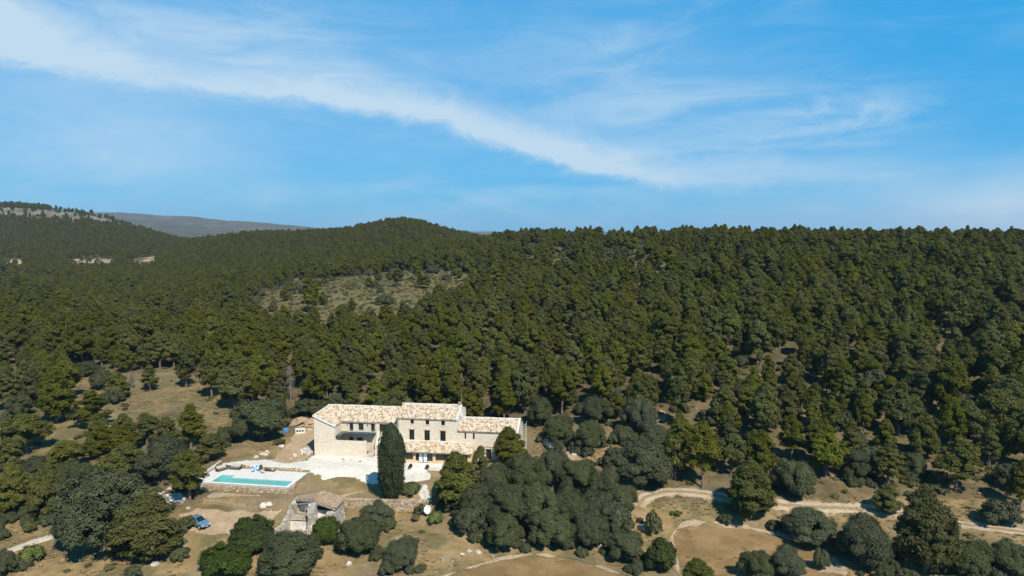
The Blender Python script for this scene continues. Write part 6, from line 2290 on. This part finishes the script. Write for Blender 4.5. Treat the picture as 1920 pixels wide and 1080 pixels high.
clear_open(px3, py3, x3, y3, pr3)
k3 = r6.uniform(size=len(x3)) < pr3
x3, y3, z3 = x3[k3], y3[k3], z3[k3]
s3 = r6.uniform(0.35, 1.0, len(x3))
scatter('low_scrub', [[kids_of(p['crown'])] for p in SCRUB if kids_of(p['crown'])], np.stack([x3, y3, z3 - 0.12], -1), r6.uniform(0, 6.28, len(x3)), np.stack([s3, s3, s3 * r6.uniform(0.6, 1.1, len(x3))], -1),
        r6.integers(0, 2, len(x3)), 'low olive scrub dotted over the dry slopes')

# dry grass tufts and loose stones, near ground only
def tuft(seed):
    r = np.random.default_rng(seed)
    q = MB()
    for k in range(26):
        a, l, rr_ = r.uniform(0, 6.28), r.uniform(0.25, 0.5), r.uniform(0, 0.28)
        b = np.array([math.cos(a) * rr_, math.sin(a) * rr_, 0])
        t = b + np.array([math.cos(a) * l * 0.5, math.sin(a) * l * 0.5, l])
        s = np.array([-math.sin(a), math.cos(a), 0]) * 0.05
        q.add([tuple(b - s), tuple(b + s), tuple(t)], [(0, 1, 2)])
    return q.mesh('tuft', M['straw'])


def pebble(seed):
    r = np.random.default_rng(seed)
    q = MB()
    q.box((0, 0, 0.1), (0.5, 0.42, 0.34), 0.3, 0, 0.35)
    return q.mesh('stone', M['loose'])


def seed_object(name, me_, label, kind='stuff'):
    """a first piece on the ground, which the scattered ones repeat"""
    p = spot(700, 1040) if name.startswith('dry') else spot(830, 1050)
    o = link(name, me_)
    o.location = gpoint(p[0], p[1])
    return tag(o, label, None, None, kind)


tuft_o = seed_object('dry_grass_tuft', tuft(3), 'tuft of dry grass')
stone_o = seed_object('loose_stone', pebble(4), 'loose pale stone')
pts4 = keep_scatter(0.72, 0.5, 136, 35, 84)
x4, y4 = pts4[:, 0], pts4[:, 1]
z4 = ground_z(x4, y4)
px4, py4 = project(x4, y4, z4)
pr4 = np.clip(0.25 + fbm(x4 / 7, y4 / 7, 97) * 1.9, 0.01, 0.95)
raw4 = pr4.copy()
clear_open(px4, py4, x4, y4, pr4, 1.15)
for pg in KEEP_OPEN[2:4]:
    m4 = in_poly(px4, py4, pg)
    pr4[m4] = np.clip(raw4[m4] - 0.45, 0.02, 0.3)
pr4[(px4 < -30) | (px4 > 1950)] = 0
pr4[(px4 > 1240) & (y4 > 112)] *= 0.3
k4 = r6.uniform(size=len(x4)) < pr4
x4, y4, z4 = x4[k4], y4[k4], z4[k4]
s4 = r6.uniform(0.5, 1.25, len(x4))
scatter('dry_grass', [[tuft_o]], np.stack([x4, y4, z4 - 0.03], -1), r6.uniform(0, 6.28, len(x4)), np.stack([s4, s4, s4 * r6.uniform(0.35, 0.75, len(x4))], -1), np.zeros(len(x4), int), 'dry straw coloured grass on the open ground')
pts5 = keep_scatter(1.3, 0.5, 150, 45, 86)
x5, y5 = pts5[:, 0], pts5[:, 1]
z5 = ground_z(x5, y5)
px5, py5 = project(x5, y5, z5)
pr5 = np.clip(-0.05 + fbm(x5 / 6, y5 / 6, 99) * 0.6, 0.006, 0.5)
for pg, v in (([(830, 1060), (850, 1015), (920, 1015), (925, 1050), (860, 1075)], 0.5), ([(540, 945), (560, 910), (600, 880), (625, 890), (580, 930)], 0.30), ([(540, 935), (552, 900), (566, 885), (585, 888), (560, 930)], 0.7),
              ([(590, 862), (625, 856), (690, 866), (690, 872), (600, 872)], 0.5), ([(1280, 925), (1285, 905), (1330, 905), (1350, 930)], 0.4), ([(1110, 870), (1110, 850), (1150, 850), (1150, 880)], 0.4),
              ([(595, 1010), (625, 1010), (640, 1040), (600, 1050)], 0.6)):
    pr5[in_poly(px5, py5, pg)] = v
clear_open(px5, py5, x5, y5, pr5, 1.4)
for pg, v in (([(540, 935), (552, 900), (566, 885), (585, 888), (560, 930)], 0.6), ([(600, 868), (640, 858), (690, 862), (690, 868), (610, 872)], 0.6)):
    m = in_poly(px5, py5, pg)
    pr5[m] = v
k5 = r6.uniform(size=len(x5)) < pr5
x5, y5, z5 = x5[k5], y5[k5], z5[k5]
s5 = r6.uniform(0.35, 1.1, len(x5)) ** 1.5
scatter('scattered_stones', [[stone_o]], np.stack([x5, y5, z5 - 0.06], -1), r6.uniform(0, 6.28, len(x5)), np.stack([s5, s5 * r6.uniform(0.6, 1.2, len(x5)), s5 * 0.8], -1), np.zeros(len(x5), int),
        'pale limestone rubble strewn over the dry ground')

# small farm shed far off on the valley floor
sp_ = spot(335, 494)
shed = empty('farm_shed', gpoint(sp_[0], sp_[1]), R(8))
tag(shed, 'tiny white farm shed far off in the valley at left', 'building')
q = MB(); q.bx(-4.5, 4.5, -3, 3, -1, 3.4); q.build('wall', M['white_paint'], shed)
q = MB(); q.prism([(-3.3, 3.35), (3.3, 3.35), (0, 4.8)], 'x', -4.8, 4.8); q.build('roof', M['white_paint'], shed)
q = MB(); q.bx(-1.2, 1.2, -3.06, -3.005, -0.5, 2.4); q.build('door', M['dark_metal'], shed)

# ---------------------------------------------------------------- haze
hz = MB()
hz.bx(-16000, 16000, -60, 11500, -60, 250)
haze_m = bpy.data.materials.new('haze')
haze_m.use_nodes = True
hn = haze_m.node_tree
hn.nodes.clear()
ho = hn.nodes.new('ShaderNodeOutputMaterial')
hv = hn.nodes.new('ShaderNodeVolumePrincipled')
hv.inputs['Color'].default_value = (0.70, 0.82, 1.0, 1)
hv.inputs['Density'].default_value = 6e-5
hv.inputs['Anisotropy'].default_value = 0.1
hn.links.new(hv.outputs[0], ho.inputs['Volume'])
haze_o = hz.build('haze', haze_m)
tag(haze_o, 'thin blue air over the far hills', None, None, 'stuff')
print('pines', n, 'solo', int(solo.sum()), 'oak bush', len(x2), 'scrub', len(x3), 'grass', len(x4), 'stones', len(x5))
